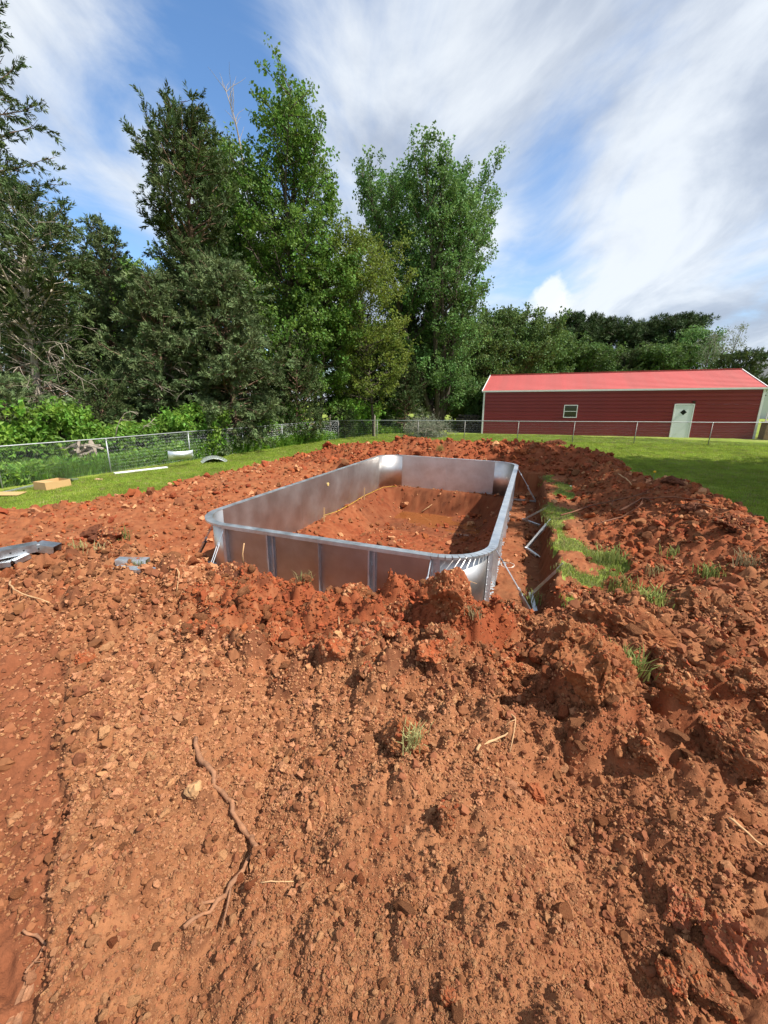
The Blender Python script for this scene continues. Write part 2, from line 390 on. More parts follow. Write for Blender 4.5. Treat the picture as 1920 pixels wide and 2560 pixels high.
    heap = np.where((x > -9.5) & (x < 9) & (y > -7), heap, h)
    h = np.where(y < yc+wdt, heap, h)
    # ledge pressed by a tyre in the near left corner
    lx = ledge(x, y)
    h = h-.085*sst(.05, -.04, lx)*sst(-4, -2.2, x)*sst(2.9, 2.2, y)
    # what is bare earth
    e = .35*fbm(x*.8, y*.8, 70, 3)+.12*fbm(x*4, y*4, 71, 2)
    lb = np.interp(v, [-9, -2, 1, 3, 9, 10.4, 12.5, 13.4], [-9.5, -8.5, -6.2, -5.2, -5.3, -5.2, -2.6, 1.2])
    rbnd = np.interp(v, [-9, -3, 1, 5.5, 6.6, 8, 13, 14], [10.4, 9.6, 8.9, 8.95, 8.5, 8.0, 7.7, 6.0])
    dirt = (u > lb+e) & (u < rbnd+e*.6) & (v < 13.0+e*.7+np.where(u < 0, .16*u, 0)) & (y > -5)
    strip = (u > 5.16+.5*e) & (u < 5.55+.5*fbm(x*1.1, y*1.1, 72, 2)+np.where((v > .7) & (v < 2.9), .42, 0)) & (v > .1) & (v < 9.2) & (fbm(x*1.7, y*1.7, 73, 2)+.25*fbm(x*7, y*7, 74, 2) > -.24) & (y > np.interp(x, YC_X, YC_Y)+.9)
    dirt = dirt & ~strip
    return h, dirt, u, v
CLAY_RED = np.array([.235, .058, .022]); CLAY_TAN = np.array([.285, .122, .055]); CLAY_DARK = np.array([.085, .028, .015]); CLAY_ORANGE = np.array([.31, .105, .040])
def terrain(x, y, want_col=False):
    h, dirt, u, v = macro(x, y)
    yc = np.interp(x, YC_X, YC_Y)
    r = np.hypot(x, y)
    heapz = (y < yc+.9)
    crumb = heapz*sst(1.7, 2.5, y+.35*x+.3*fbm(x*1.2, y*1.2, 80, 2))            # crumbly part of the heap
    rightb = np.where(u > 5.8, 1.0, 0); farb = np.where((v > 9.6), 1.0, 0)
    inside = (u > 0) & (u < PW) & (v > 0) & (v < PL)
    rough = np.where(heapz, .40+.60*crumb, np.where(rightb+farb > 0, .75, np.where(u < -1, .30+.45*sst(.0, .5, fbm(x*.6, y*1.4, 77, 3))+.35*sst(-4.2, -4.9, u), .12)))
    rough = np.where(inside, np.where(v > 6.2, .12, .35), rough)
    rough = rough*dirt
    wx = x+.06*fbm(x*3, y*3, 81, 2); wy = y+.06*fbm(x*3, y*3, 85, 2)
    hA, iA = clods(wx, wy, .55, 100, .55, 1.1, .38); hB, iB = clods(wx, wy, .21, 120, .75, 1.2, .5)
    hC, iC = clods(x+.02*fbm(x*9, y*9, 88, 2), y, .085, 140, .85, 1.2, .6); hD, iD = clods(x, y, .036, 160, .9, 1.2, .6)
    big = sst(.2, .6, rough)*sst(-.5, .8, x+.5*(y-3))*heapz+.25*sst(.2, .6, rough)
    z = h + rough*(.085*fbm(x*2.2, y*2.2, 90, 4)+.04*fbm(x*8, y*8, 94, 3)) + hA*big*1.05*(rough > .05) + hB*rough*1.4 + hC*(.42*dirt+.8*rough) + hD*dirt*(.8+.3*rough)*sst(9, 4, r)
    # tracked ground: cleat marks left of the pool and on the pit floor
    tr = np.sin((v*np.cos(.35)+u*np.sin(.35))*2*np.pi/.085+2.2*fbm(x*1.5, y*1.5, 96, 2))
    lane = np.clip(np.sin((u-v*.25)*2*np.pi/1.5+fbm(x*.4, y*.4, 97, 2)*2), 0, 1)
    trk = ((u < -1.3) & (u > -5) & (y > yc+1)) | (inside & (v < 6.6))
    z = z+np.where(trk, .012*tr*lane-.02*lane, 0)
    z = z+dirt*.006*fbm(x*40, y*40, 98, 2)*sst(6, 3, r)+(~dirt)*.015*fbm(x*3, y*3, 99, 3)
    if not want_col: return z, dirt
    n1 = fbm(x*.55, y*.55, 200, 3); n2 = fbm(x*2.6, y*2.6, 210, 3); n3 = fbm(x*11, y*11, 220, 2)
    dry = np.where(heapz, .92-.85*sst(2.3, 3.1, y+.15*x)*sst(.8, .2, np.abs(x+.2)/2.0)*.9, np.where(farb > 0, .12, np.where(u > 5.8, .30, np.where(u < -1, .45, .5))))
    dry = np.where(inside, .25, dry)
    dry = np.clip(dry+.45*n1*.6+.35*n2*.5+.25*n3+.25*(iB-.5), 0, 1)[:, None]
    c = CLAY_RED*(1-dry)+CLAY_TAN*dry
    c = c+(CLAY_ORANGE-c)*(np.clip(n2*1.2, 0, .7)*(u < 0))[:, None]
    rc = np.clip((iA-.62)*5, 0, 1)*(hA > .02)*big*.7+np.clip((iB-.72)*6, 0, 1)*(hB > .01)*.6*rough     # redder lumps
    c = c+(CLAY_RED*1.1-c)*np.clip(rc, 0, .9)[:, None]
    dk = np.clip((.24-iB)*6, 0, 1)*(hB > .01)*.6*rough+np.clip((.2-iC)*6, 0, 1)*(hC > .008)*.45+np.clip(n1*.9+n2*.5-.38, 0, .55)*(~heapz)
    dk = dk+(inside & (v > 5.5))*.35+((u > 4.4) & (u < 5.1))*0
    c = c+(CLAY_DARK-c)*np.clip(dk, 0, .8)[:, None]
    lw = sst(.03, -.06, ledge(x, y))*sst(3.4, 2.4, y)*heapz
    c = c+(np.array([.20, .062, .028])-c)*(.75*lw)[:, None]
    c = c*(1+.16*n3+.12*(iC-.5)+.1*(iD-.5))[:, None]
    return z, dirt, np.clip(c, 0.005, 1)

MAT = {}
MAT['dirt'] = material('clay_earth', attr='soil', rough=.95, spec=.15, var=.16, vscale=38, bump=.006, bscale=150)
MAT['clod'] = material('clay_crumb', base=(.45, .212, .102), rough=.95, spec=.12, var=.15, vscale=30, bump=.004, bscale=120, rnd=.22, rnd_hue=.006)
MAT['crumb_red'] = material('red_crumb', base=(.27, .072, .028), rough=.95, spec=.12, var=.15, vscale=30, rnd=.22, rnd_hue=.006)
MAT['crumb_brown'] = material('brown_crumb', base=(.225, .088, .040), rough=.95, spec=.12, var=.15, vscale=30, rnd=.26, rnd_hue=.006)
MAT['clod_red'] = material('red_clay_lump', base=(.27, .070, .027), rough=.95, spec=.12, var_col=(.29, .11, .048), vscale=9, var=.22, bump=.010, bscale=55, rnd=.15)
MAT['clod_tan'] = material('dry_clay_lump', base=(.30, .120, .050), rough=.95, spec=.12, var_col=(.24, .078, .033), vscale=8, var=.22, bump=.010, bscale=60, rnd=.15)
MAT['clod_brown'] = material('brown_clay_lump', (.205, .080, .036), .95, spec=.1, var_col=(.27, .115, .052), vscale=7, var=.25, bump=.012, bscale=50, rnd=.15)
MAT['lawn'] = material('lawn_turf', base=(.185, .250, .034), rough=.9, spec=.1, var_col=(.26, .295, .07), vscale=.45, var=.28, bump=.03, bscale=22)
MAT['water'] = material('muddy_water', base=(.22, .075, .024), rough=.04, spec=.5, var=.12, vscale=3, bump=.002, bscale=6)

def fan_grid():
    ax, ay = 0.0, -1.2
    th = np.linspace(math.radians(-64), math.radians(66), 730)
    nr = 860; k = np.linspace(0, 1, nr); rad = 1.05*np.exp(k*math.log(52/1.05))
    T, Rr = np.meshgrid(th, rad)
    x = (ax+Rr*np.sin(T)).ravel(); y = (ay+Rr*np.cos(T)).ravel()
    nt = len(th); i = np.arange(nr-1)[:, None]*nt; j = np.arange(nt-1)[None]
    F = np.stack([i+j, i+j+1, i+nt+j+1, i+nt+j], -1).reshape(-1, 4)
    return x, y, F
def build_ground():
    x, y, F = fan_grid()
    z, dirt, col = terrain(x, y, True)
    V = np.stack([x, y, z], 1)
    fd = dirt[F].mean(1) > .5
    out = []
    for name, sel, mat, lab in (('bare_earth', fd, MAT['dirt'], 0), ('lawn', ~fd, MAT['lawn'], 1)):
        f = F[sel]; used = np.unique(f); mp = np.full(len(V), -1); mp[used] = np.arange(len(used))
        VV = V[used]; FF = mp[f]
        if name == 'lawn':
            # the same sheet carried on to the horizon
            g = np.concatenate([np.arange(-700, -60, 40), np.arange(-60, 61, 3.), np.arange(100, 701, 40)]); gx, gy = np.meshgrid(g, g); n = len(g)
            i = np.arange(n-1)[:, None]*n; j = np.arange(n-1)[None]; G = np.stack([i+j, i+j+1, i+n+j+1, i+n+j], -1).reshape(-1, 4)
            gx = gx.ravel(); gy = gy.ravel(); cxm = gx[G].mean(1); cym = gy[G].mean(1)
            rr = np.hypot(cxm, cym+1.2); aa = np.degrees(np.arctan2(cxm, cym+1.2))
            keep = ~((rr < 49) & (rr > 4) & (aa > -58) & (aa < 60)) & ~(rr <= 4)
            gz = natural(gx, gy)-.03
            near = np.hypot(gx, gy) < 9
            gz = np.where(near, gz-.25, gz)
            FF = np.vstack([FF, G[keep]+len(VV)]); VV = np.vstack([VV, np.stack([gx, gy, gz], 1)])
        me = np_mesh(name, VV, FF)
        if name == 'bare_earth':
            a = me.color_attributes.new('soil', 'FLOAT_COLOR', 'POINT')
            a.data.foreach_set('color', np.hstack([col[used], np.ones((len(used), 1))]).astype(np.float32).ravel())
        o = link_mesh(name, me, mat, None, True); tag(o, kind='structure'); out.append(o)
    return out
bare_earth, lawn = build_ground()
def ground_z(x, y):
    z, _ = terrain(np.atleast_1d(np.asarray(x, float)), np.atleast_1d(np.asarray(y, float))); return z
def gz(x, y): return float(ground_z(x, y)[0])
def on_ground(u, v, lift=0.0):
    """walk the pixel's ray until it meets the ground"""
    d = ray(u, v); ts = np.geomspace(.6, 60, 900); P = np.array([0, 0, CAM_Z])+ts[:, None]*d
    h, _, _, _ = macro(P[:, 0], P[:, 1]); k = np.argmax(P[:, 2] < h)
    q = P[max(k, 1)-1]*.5+P[k]*.5; return np.array([q[0], q[1], gz(q[0], q[1])+lift])
# ------------------------------------------------------------------ crumbs lying on the bare earth
def rock(seed, sub=2, flat=.75, rough=.12, cuts=9, deep=(.52, .85)):
    """angular lump: unit sphere clipped by random planes, then roughened"""
    import bmesh
    rg = np.random.default_rng(seed)
    bm = bmesh.new(); bmesh.ops.create_icosphere(bm, subdivisions=sub, radius=1.0)
    V = np.array([v.co[:] for v in bm.verts]); F = np.array([[v.index for v in f.verts] for f in bm.faces]); bm.free()
    n = rg.normal(size=(cuts, 3)); n /= np.linalg.norm(n, axis=1)[:, None]; d = rg.uniform(*deep, cuts)
    for k in range(cuts):
        t = V@n[k]; V = V-np.clip(t-d[k], 0, None)[:, None]*n[k]*.97
    for o_, a_ in ((2.1, rough), (4.7, rough*.5)):
        ph = rg.uniform(0, 6, 3); w = rg.normal(size=(3, 3))*o_
        V = V*(1+a_*(np.sin(V@w[0]+ph[0])*np.sin(V@w[1]+ph[1])+.6*np.sin(V@w[2]*1.7+ph[2]))[:, None])
    if sub >= 3:
        V = V*(1+rough*.35*(rg.random(len(V))-.5)[:, None])
    V = V*np.array([1, rg.uniform(.7, .95), flat*rg.uniform(.8, 1.1)])
    return V, F
rng = np.random.default_rng(7)
CRUMBS = [source('crumb', *rock(300+k, 2, .85, .26, 8, (.45, .8)), MAT['clod']) for k in range(4)]+[source('crumb', *rock(310+k, 2, .85, .26, 8, (.45, .8)), MAT['crumb_red']) for k in range(4)]+[source('crumb', *rock(320+k, 2, .85, .26, 8, (.45, .8)), MAT['crumb_brown']) for k in range(4)]
LUMPS = [source('lump', *rock(330+k, 2, .75, .16, 9), MAT['clod_tan']) for k in range(2)]+[source('lump', *rock(350+k, 2, .75, .16, 9), MAT['clod_brown']) for k in range(4)]+[source('lump', *rock(340+k, 2, .75, .16, 9), MAT['clod_red']) for k in range(3)]
def in_fan(x, y): return (np.abs(x) < (y+1.35)*1.15)
def crumb_fan(name, n, r0, r1, k_size, kmax, power, label, seed, mask=None):
    """crumbs whose spacing and size grow with the distance at which they are seen"""
    rg = np.random.default_rng(seed); r = r0*np.exp(rg.random(n)*math.log(r1/r0)); a = rg.uniform(-.93, .93, n); x = r*np.sin(a); y = r*np.cos(a)
    k = rg.random(n) < np.clip(.72+.9*fbm(x*2.3, y*2.3, 420, 3), .3, 1); x, y, r = x[k], y[k], r[k]
    if mask is not None: k = mask(x, y, rg); x, y, r = x[k], y[k], r[k]
    z, dirt = terrain(x, y); x, y, z, r = x[dirt], y[dirt], z[dirt], r[dirt]; m = len(x)
    q = rg.random(m); s = k_size*r*(1-q*(1-kmax**-power))**(-1/power)
    yc = np.interp(x, YC_X, YC_Y); u, v = to_local(x, y); nz = .5*fbm(x*1.6, y*1.6, 410, 3); heap = y < yc+.9
    red = np.where(heap, sst(2.5, 3.0, y+.25*nz+.1*x)*sst(1.7, 1.1, np.abs(x+.25)+.6*nz), np.where(v > 9.6, .9, .55))
    brown = np.where(heap, .25+.6*sst(.2, 1.4, x+nz)+.35*sst(-.9, -1.5, x+.3*y+nz), np.where(u > 5.5, .85, .55)); p_ = rg.random(m)
    brown = np.where(k_size > .003, np.clip(brown+.35, 0, .9), brown); g = np.where(rg.random(m) < red, 1, np.where(p_ < brown, 2, 0)); idx = g*4+rg.integers(0, 4, m)
    rot = np.stack([rg.uniform(-.7, .7, m), rg.uniform(-.7, .7, m), rg.uniform(0, 6.28, m)], 1)
    o = scatter(name, np.stack([x, y, z+s*.38], 1), rot, s, CRUMBS, rg, None, idx); return tag(o, label, 'soil', None, 'stuff')
def off_ledge(x, y, rg): return rg.random(len(x)) < np.where(ledge(x, y) < 0, np.where(y < 2.6, .4, .8), 1)
crumb_fan('soil_crumbs', 150000, .75, 5.4, .0017, 3.5, 2.2, 'fine dry clay crumbs covering the heap in the foreground', 11, off_ledge)
crumb_fan('soil_crumbs', 22000, .75, 5.4, .0040, 4.5, 2.5, 'coarser clay crumbs strewn over the heap in the foreground', 15, off_ledge)
def keep_bank(x, y, rg):
    u, v = to_local(x, y); yc = np.interp(x, YC_X, YC_Y); return (y > yc+.3) & (rg.random(len(x)) < np.where((u > 5.8) | (v > 9.6), 1, np.where(u < -1, .35, .15)))
crumb_fan('soil_crumbs', 60000, 4.0, 20, .0019, 7, 2.2, 'clay crumbs scattered over the banks around the pool', 14, keep_bank)
def crumb_field(name, n, xr, yr, smin, smax, power, keep, srcs, label, seed, sink=.25):
    rg = np.random.default_rng(seed)
    x = rg.uniform(*xr, n); y = rg.uniform(*yr, n)
    k = keep(x, y, rg) ; x = x[k]; y = y[k]
    z, dirt = terrain(x, y); x, y, z = x[dirt], y[dirt], z[dirt]
    q = rg.random(len(x)); s = smin*(1-q*(1-(smin/smax)**power))**(-1/power)
    rot = np.stack([rg.uniform(-.6, .6, len(x)), rg.uniform(-.6, .6, len(x)), rg.uniform(0, 6.28, len(x))], 1)
    o = scatter(name, np.stack([x, y, z+s*(.55-sink)], 1), rot, s, srcs, rg)
    return tag(o, label, 'soil', None, 'stuff')
def keep_lump(x, y, rg):
    u, v = to_local(x, y); yc = np.interp(x, YC_X, YC_Y); heap = y < yc+.9
    w = np.where(heap, .10+.9*sst(1.9, 2.7, y+.35*x), np.where((u > 5.9) | (v > 9.7), .55, np.where(u < -1, .16, .03)))
    w = np.where((u > .1) & (u < 4.1) & (v > 2) & (v < 6), .15, w)
    return in_fan(x, y) & (rg.random(len(x)) < w*(.35+.65*(fbm(x*1.1, y*1.1, 400, 2) > -.1)))
crumb_field('soil_clods', 12000, (-8.5, 7), (.5, 6.8), .018, .085, 1.9, keep_lump, LUMPS, 'loose fist-sized clay clods strewn over the near heaps', 12)
crumb_field('soil_clods', 9000, (-8, 9.5), (5.5, 18.8), .03, .12, 2.2, keep_lump, LUMPS, 'loose clay clods on the banks around the pool', 13)

# ------------------------------------------------------------------ the pool shell of galvanised steel panels
MAT['steel'] = material('galvanised_sheet', (.655, .645, .63), rough=.44, metal=1.0, var=.07, var_col=(.54, .50, .47), vscale=2.2, rvar=.06)
MAT['steel_flange'] = material('galvanised_flange', (.74, .78, .80), rough=.48, metal=1.0, var=.12, vscale=9, rvar=.08)
MAT['steel_dull'] = material('dull_galvanised_steel', (.72, .75, .78), rough=.58, metal=1.0, var=.12, vscale=8, rvar=.1)
MAT['bolt'] = material('zinc_bolt', (.66, .67, .69), rough=.45, metal=1.0)
pool = empty('pool_shell', (POOL_X, POOL_Y, 0), POOL_A)
tag(pool, 'rectangular in-ground pool shell of galvanised steel panels standing in the excavation', 'pool')
FL, LIP = .105, .045            # top flange width and its turned-down lip
def frame_of(side, t):
    """side frame: origin on the wall's inner face at distance t, direction along, direction outward (local pool coords)"""
    return {'near': (np.array([t, 0.]), np.array([1., 0]), np.array([0., -1])), 'far': (np.array([t, PL]), np.array([1., 0]), np.array([0., 1])),
            'left': (np.array([0., t]), np.array([0., 1]), np.array([-1., 0])), 'right': (np.array([PW, t]), np.array([0., 1]), np.array([1., 0]))}[side]
def P3(o, a, n, s_, d, z): q = o+a*s_+n*d; return np.array([q[0], q[1], z])
def sbox(mb, fr, s0, s1, d0, d1, z0, z1):
    o, a, n = fr; c = P3(o, a, n, (s0+s1)/2, (d0+d1)/2, (z0+z1)/2)
    R = np.stack([np.array([a[0], a[1], 0]), np.array([n[0], n[1], 0]), np.array([0, 0, 1.])], 1)
    return mb.box(c, (abs(s1-s0), abs(d1-d0), abs(z1-z0)), R)
def bolts(parent, pts, n, r=.011):
    for p_ in pts:
        mb = MB(); d = np.array([n[0], n[1], 0]); mb.tube([p_, p_+d*.012], r, 6); mb.build('bolt', MAT['bolt'], parent)
def wall_panel(side, t0, t1, detail=True, stiff=True):
    w = t1-t0; fr = frame_of(side, t0); o, a, n = fr; g = .0015
    mb = MB(); sbox(mb, fr, g, w-g, 0, .004, .0, PH-.004); p = mb.build('wall_panel', MAT['steel'], pool)
    m = MB(); sbox(m, fr, g, w-g, -.004, FL, PH-.004, PH); sbox(m, fr, g, w-g, FL-.004, FL, PH-.004-LIP, PH-.0045); sbox(m, fr, g, w-g, FL-.022, FL-.0045, PH-.004-LIP, PH-.001-LIP)
    m.build('top_flange', MAT['steel_flange'], p)
    m = MB(); sbox(m, fr, g, w-g, .0045, .07, .0, .004); m.build('bottom_flange', MAT['steel_flange'], p)
    if not detail: return p
    for s0, s1 in ((g, .004+g), (w-.004-g, w-g)):
        m = MB(); sbox(m, fr, s0, s1, .0045, .062, .0045, PH-.006); q = m.build('end_flange', MAT['steel_dull'], p)
    # bolts joining the neighbouring flanges, seen edge-on at the seam
    sd = np.array([a[0], a[1]])
    pts = [P3(o, a, n, w-.012, .034, z) for z in np.linspace(.10, PH-.14, 8)]
    for z in np.linspace(.10, PH-.14, 8):
        mb2 = MB(); c0 = P3(o, a, n, w-.018, .036, z); c1 = P3(o, a, n, w-.005, .036, z); mb2.tube([c0, c1], .010, 6); mb2.build('bolt', MAT['bolt'], p)
    if stiff:
        sm = w/2
        m = MB(); sbox(m, fr, sm-.05, sm+.05, .0045, .0075, .006, PH-.007)          # back plate
        sbox(m, fr, sm-.05, sm-.046, .008, .075, .006, PH-.007)                       # tall leg
        sbox(m, fr, sm-.0455, sm-.028, .071, .075, .006, PH-.007)                     # returned lip
        sbox(m, fr, sm+.012, sm+.016, .008, .034, .006, PH-.007); sbox(m, fr, sm+.0165, sm+.034, .030, .034, .006, PH-.007)
        st = m.build('stiffener', MAT['steel_dull'], p)
        for z in (.12, .45, .78): bolts(p, [P3(o, a, n, sm-.012, .0078, z)], n, .009)
    return p
def corner_panel(cu, cv, a0):
    """quarter-round panel; centre of curvature (cu,cv), starting angle a0, its top flange cut into tabs"""
    k = 18; an = a0+np.linspace(0, np.pi/2, k+1)
    def ring(r, z): return np.stack([cu+r*np.cos(an), cv+r*np.sin(an), np.full(k+1, z)], 1)
    A, B, C, D = ring(PR, 0), ring(PR, PH-.004), ring(PR+.004, 0), ring(PR+.004, PH-.004)
    V = np.vstack([A, B, C, D]); m1 = k+1; i = np.arange(k)
    F = np.vstack([np.stack([i, i+m1, i+m1+1, i+1], 1), np.stack([i+2*m1, i+2*m1+1, i+3*m1+1, i+3*m1], 1), np.stack([i+m1, i+3*m1, i+3*m1+1, i+m1+1], 1), np.stack([i, i+1, i+2*m1+1, i+2*m1], 1)])
    me = np_mesh('corner_panel', V, F); p = link_mesh('corner_panel', me, MAT['steel'], pool, True)
    nt = 13; da = (np.pi/2)/nt
    for t in range(nt):
        mid = a0+(t+.5)*da; d = np.array([np.cos(mid), np.sin(mid)]); tn = np.array([-d[1], d[0]]); wi = PR*da; c = np.array([cu, cv])
        mb = MB(); hw = wi*.49
        q = [c+d*(PR-.004)-tn*hw, c+d*(PR-.004)+tn*hw, c+d*(PR+FL)+tn*hw*1.0, c+d*(PR+FL)-tn*hw*1.0]
        V = np.array([[x[0], x[1], z] for z in (PH-.004, PH) for x in q]+[])
        mb.add(V, [[3, 2, 1, 0], [4, 5, 6, 7], [0, 1, 5, 4], [1, 2, 6, 5], [2, 3, 7, 6], [3, 0, 4, 7]])
        q2 = [c+d*(PR+FL-.004)-tn*hw, c+d*(PR+FL-.004)+tn*hw, c+d*(PR+FL)+tn*hw, c+d*(PR+FL)-tn*hw]
        V = np.array([[x[0], x[1], z] for z in (PH-.032, PH-.0045) for x in q2])
        mb.add(V, [[3, 2, 1, 0], [4, 5, 6, 7], [0, 1, 5, 4], [1, 2, 6, 5], [2, 3, 7, 6], [3, 0, 4, 7]])
        mb.build('flange_tab', MAT['steel_flange'], p)
    for e, sgn in ((a0, 1), (a0+np.pi/2, -1)):
        d = np.array([np.cos(e), np.sin(e)]); tn = np.array([-d[1], d[0]])*sgn; c = np.array([cu, cv])
        mb = MB(); o2 = c+d*PR+tn*.0015; R = np.stack([np.r_[tn, 0], np.r_[d, 0], [0, 0, 1.]], 1)
        mb.box(np.r_[o2+tn*.002+d*.033, PH/2], (.004, .058, PH-.012), R); mb.build('end_flange', MAT['steel_dull'], p)
        mb = MB(); mb.box(np.r_[o2+tn*.055+d*.0065, PH/2], (.085, .004, PH-.03), R); mb.build('splice_plate', MAT['steel_dull'], p)
        for z in np.linspace(.09, PH-.13, 9):
            b = MB(); s_ = np.r_[o2+tn*.045+d*.0088, z]; b.tube([s_, s_+np.r_[d*.010, 0]], .0095, 6); b.build('bolt', MAT['bolt'], p)
    mb = MB(); an2 = a0+np.linspace(0, np.pi/2, 10)
    q = np.vstack([np.stack([cu+r*np.cos(an2), cv+r*np.sin(an2), np.full(10, z)], 1) for r, z in ((PR+.0045, .004), (PR+.07, .004), (PR+.0045, 0), (PR+.07, 0))])
    i = np.arange(9); mb.add(q, np.vstack([np.stack([i, i+10, i+11, i+1], 1), np.stack([i+20, i+21, i+31, i+30], 1), np.stack([i+10, i+30, i+31, i+11], 1)])); mb.build('bottom_flange', MAT['steel_flange'], p)
    return p
for t0, t1 in ((PR, PR+1.5235), (PR+1.5235, PR+3.047)):
    wall_panel('near', t0, t1); wall_panel('far', t0, t1)
for k in range(3):
    t0 = PR+k*2.438
    wall_panel('left', t0, t0+2.438); wall_panel('right', t0, t0+2.438)
corner_panel(PR, PR, np.pi); corner_panel(PW-PR, PR, -np.pi/2); corner_panel(PW-PR, PL-PR, 0); corner_panel(PR, PL-PR, np.pi/2)
# return fitting in the left wall
mb = MB(); mb.tube([[.001, 4.28, .80], [.016, 4.28, .80]], .045, 14); mb.tube([[.0165, 4.28, .80], [.021, 4.28, .80]], .022, 10)
tag(mb.build('return_fitting', material('yellowed_plastic', (.62, .46, .18), .5), pool), 'small yellowed plastic return fitting')
MAT['steel_brace'] = material('brace_steel', (.56, .59, .62), rough=.4, metal=1.0, var=.18, vscale=12, rvar=.1)
def brace(side, t, reach=.72, drop=.0):
    fr = frame_of(side, t); o, a, n = fr
    top = P3(o, a, n, 0, FL-.03, PH-.06); foot = P3(o, a, n, 0, reach, drop+.05)
    mid = top*.42+foot*.58; mid2 = top*.80+foot*.20
    d = (foot-top)/np.linalg.norm(foot-top); side_v = np.array([a[0], a[1], 0])
    mb = MB()                                                       # U-channel strut
    nn = np.cross(d, side_v); nn = nn/np.linalg.norm(nn)
    if nn[2] < 0: nn = -nn
    mb.bar(mid, foot, .055, .005, nn)
    for s_ in (-1, 1): mb.bar(mid+side_v*s_*.0275-nn*.017, foot+side_v*s_*.0275-nn*.017, .005, .034, nn)
    b = mb.build('brace', MAT['steel_brace'], pool)
    m = MB(); m.tube([top, mid2], .008, 8); m.tube([mid+(mid-foot)*.12, mid-(mid-foot)*.05], .008, 8); m.build('threaded_rod', MAT['steel_brace'], b)
    m = MB(); e = mid+(mid-foot)*.10
    for s_ in (-1, 1): m.tube([mid2+side_v*s_*.016, e+side_v*s_*.016], .0065, 6)
    for q in (mid2, e): m.tube([q-d*.022, q+d*.022], .019, 8)
    m.build('turnbuckle', MAT['bolt'], b)
    m = MB(); m.bar(P3(o, a, n, 0, .075, drop+.035), P3(o, a, n, 0, reach+.03, drop+.035), .05, .006); 
    for s_ in (-1, 1): m.bar(P3(o, a, n, s_*.0275, .075, drop+.05), P3(o, a, n, s_*.0275, reach+.03, drop+.05), .005, .034)
    m.build('foot_bar', MAT['steel_brace'], b)
    m = MB(); q = foot; m.tube([q-side_v*.04, q+side_v*.04], .010, 8); q2 = mid+(foot-mid)*.08; m.tube([q2-side_v*.036, q2+side_v*.036], .008, 8); m.build('pivot_bolt', MAT['bolt'], b)
for sd, t in (('near', PR), ('near', PR+3.047), ('left', PR), ('right', PR+.02), ('right', PL-PR)): brace(sd, t)

# white mark sprayed on the trench floor, puddle, string line
MAT['paint'] = material('white_marking_paint', (.62, .50, .42), .9, var=.35, vscale=30)
def flat_ring(c, r0, w, n=40, seed=3):
    rg = np.random.default_rng(seed); an = np.linspace(0, 2*np.pi, n, endpoint=False)
    r = r0*(1+.05*np.sin(an*3+1)); ww = w*(.6+.6*rg.random(n))
    a = np.stack([c[0]+(r-ww/2)*np.cos(an), c[1]+(r-ww/2)*np.sin(an)], 1); b = np.stack([c[0]+(r+ww/2)*np.cos(an), c[1]+(r+ww/2)*np.sin(an)], 1)
    return a, b
def paint_strip(mb, a, b, closed=True):
    pa = np.c_[a, ground_z(a[:, 0], a[:, 1])+.006]; pb = np.c_[b, ground_z(b[:, 0], b[:, 1])+.006]; pm = (pa+pb)/2; pm[:, 2] = ground_z(pm[:, 0], pm[:, 1])+.010
    n = len(a); i = np.arange(n if closed else n-1); j = (i+1) % n
    mb.add(np.vstack([pa, pm, pb]), np.vstack([np.stack([i, j, j+n, i+n], 1), np.stack([i+n, j+n, j+2*n, i+2*n], 1)]))
cpt = at_z(1268, 1412, .01); mb = MB(); a, b = flat_ring(cpt, .12, .018, 48); paint_strip(mb, a, b)
ln = np.stack([np.linspace(cpt[0]-.07, cpt[0]+.02, 8), np.linspace(cpt[1]+.04, cpt[1]+.05, 8)], 1); paint_strip(mb, ln-[0, .012], ln+[0, .012], False)
tag(mb.build('paint_ring', MAT['paint']), 'white spray-paint ring marked on the trench floor beside the right wall', 'paint mark')
def water_sheet():
    n = 40; uu, vv = np.meshgrid(np.linspace(.35, 4.0, n), np.linspace(6.1, 8.3, n)); x, y = to_world(uu.ravel(), vv.ravel())
    i = np.arange(n-1)[:, None]*n; j = np.arange(n-1)[None]; F = np.stack([i+j, i+j+1, i+n+j+1, i+n+j], -1).reshape(-1, 4)
    return np_mesh('puddle', np.stack([x, y, np.full(n*n, -.685)], 1), F)
tag(link_mesh('puddle', water_sheet(), MAT['water'], None, True), 'shallow puddle of muddy rust-coloured water in the bottom of the pit', 'puddle', None, 'structure')
MAT['string'] = material('yellow_string', (.75, .55, .08), .8)
MAT['pine_wood'] = material('raw_pine', (.52, .34, .16), .8, var=.15, vscale=12, stretch=(1, 1, .2))
def wpt(u, v, z): x, y = to_world(u, v); return np.array([x, y, z])
sp_ = [(.13, 3.75, .14), (.12, 4.6, .045), (.11, 5.5, .04), (.11, 6.3, .07), (.10, 7.2, .04), (.14, 8.0, .03), (.5, 8.36, .03)]
mb = MB(); mb.tube([wpt(*q) for q in sp_], .004, 5); mb.build('string_line', MAT['string'])
tag(bpy.data.objects['string_line'], 'yellow string line running along the foot of the left pool wall', 'string')
for nm, (u_, v_), hh, lab in (('marking_stake', (.16, 3.75), .33, 'thin wooden stake holding the near end of the yellow string'), ('marking_stake', (.14, 6.3), .34, 'thin wooden stake halfway along the yellow string at the left wall')):
    x, y = to_world(u_, v_); g0 = gz(x, y); mb = MB(); mb.bar([x, y, g0-.1], [x+.01, y, g0+hh], .025, .02, (0, 1, 0)); tag(mb.build(nm, MAT['pine_wood']), lab, 'stake')
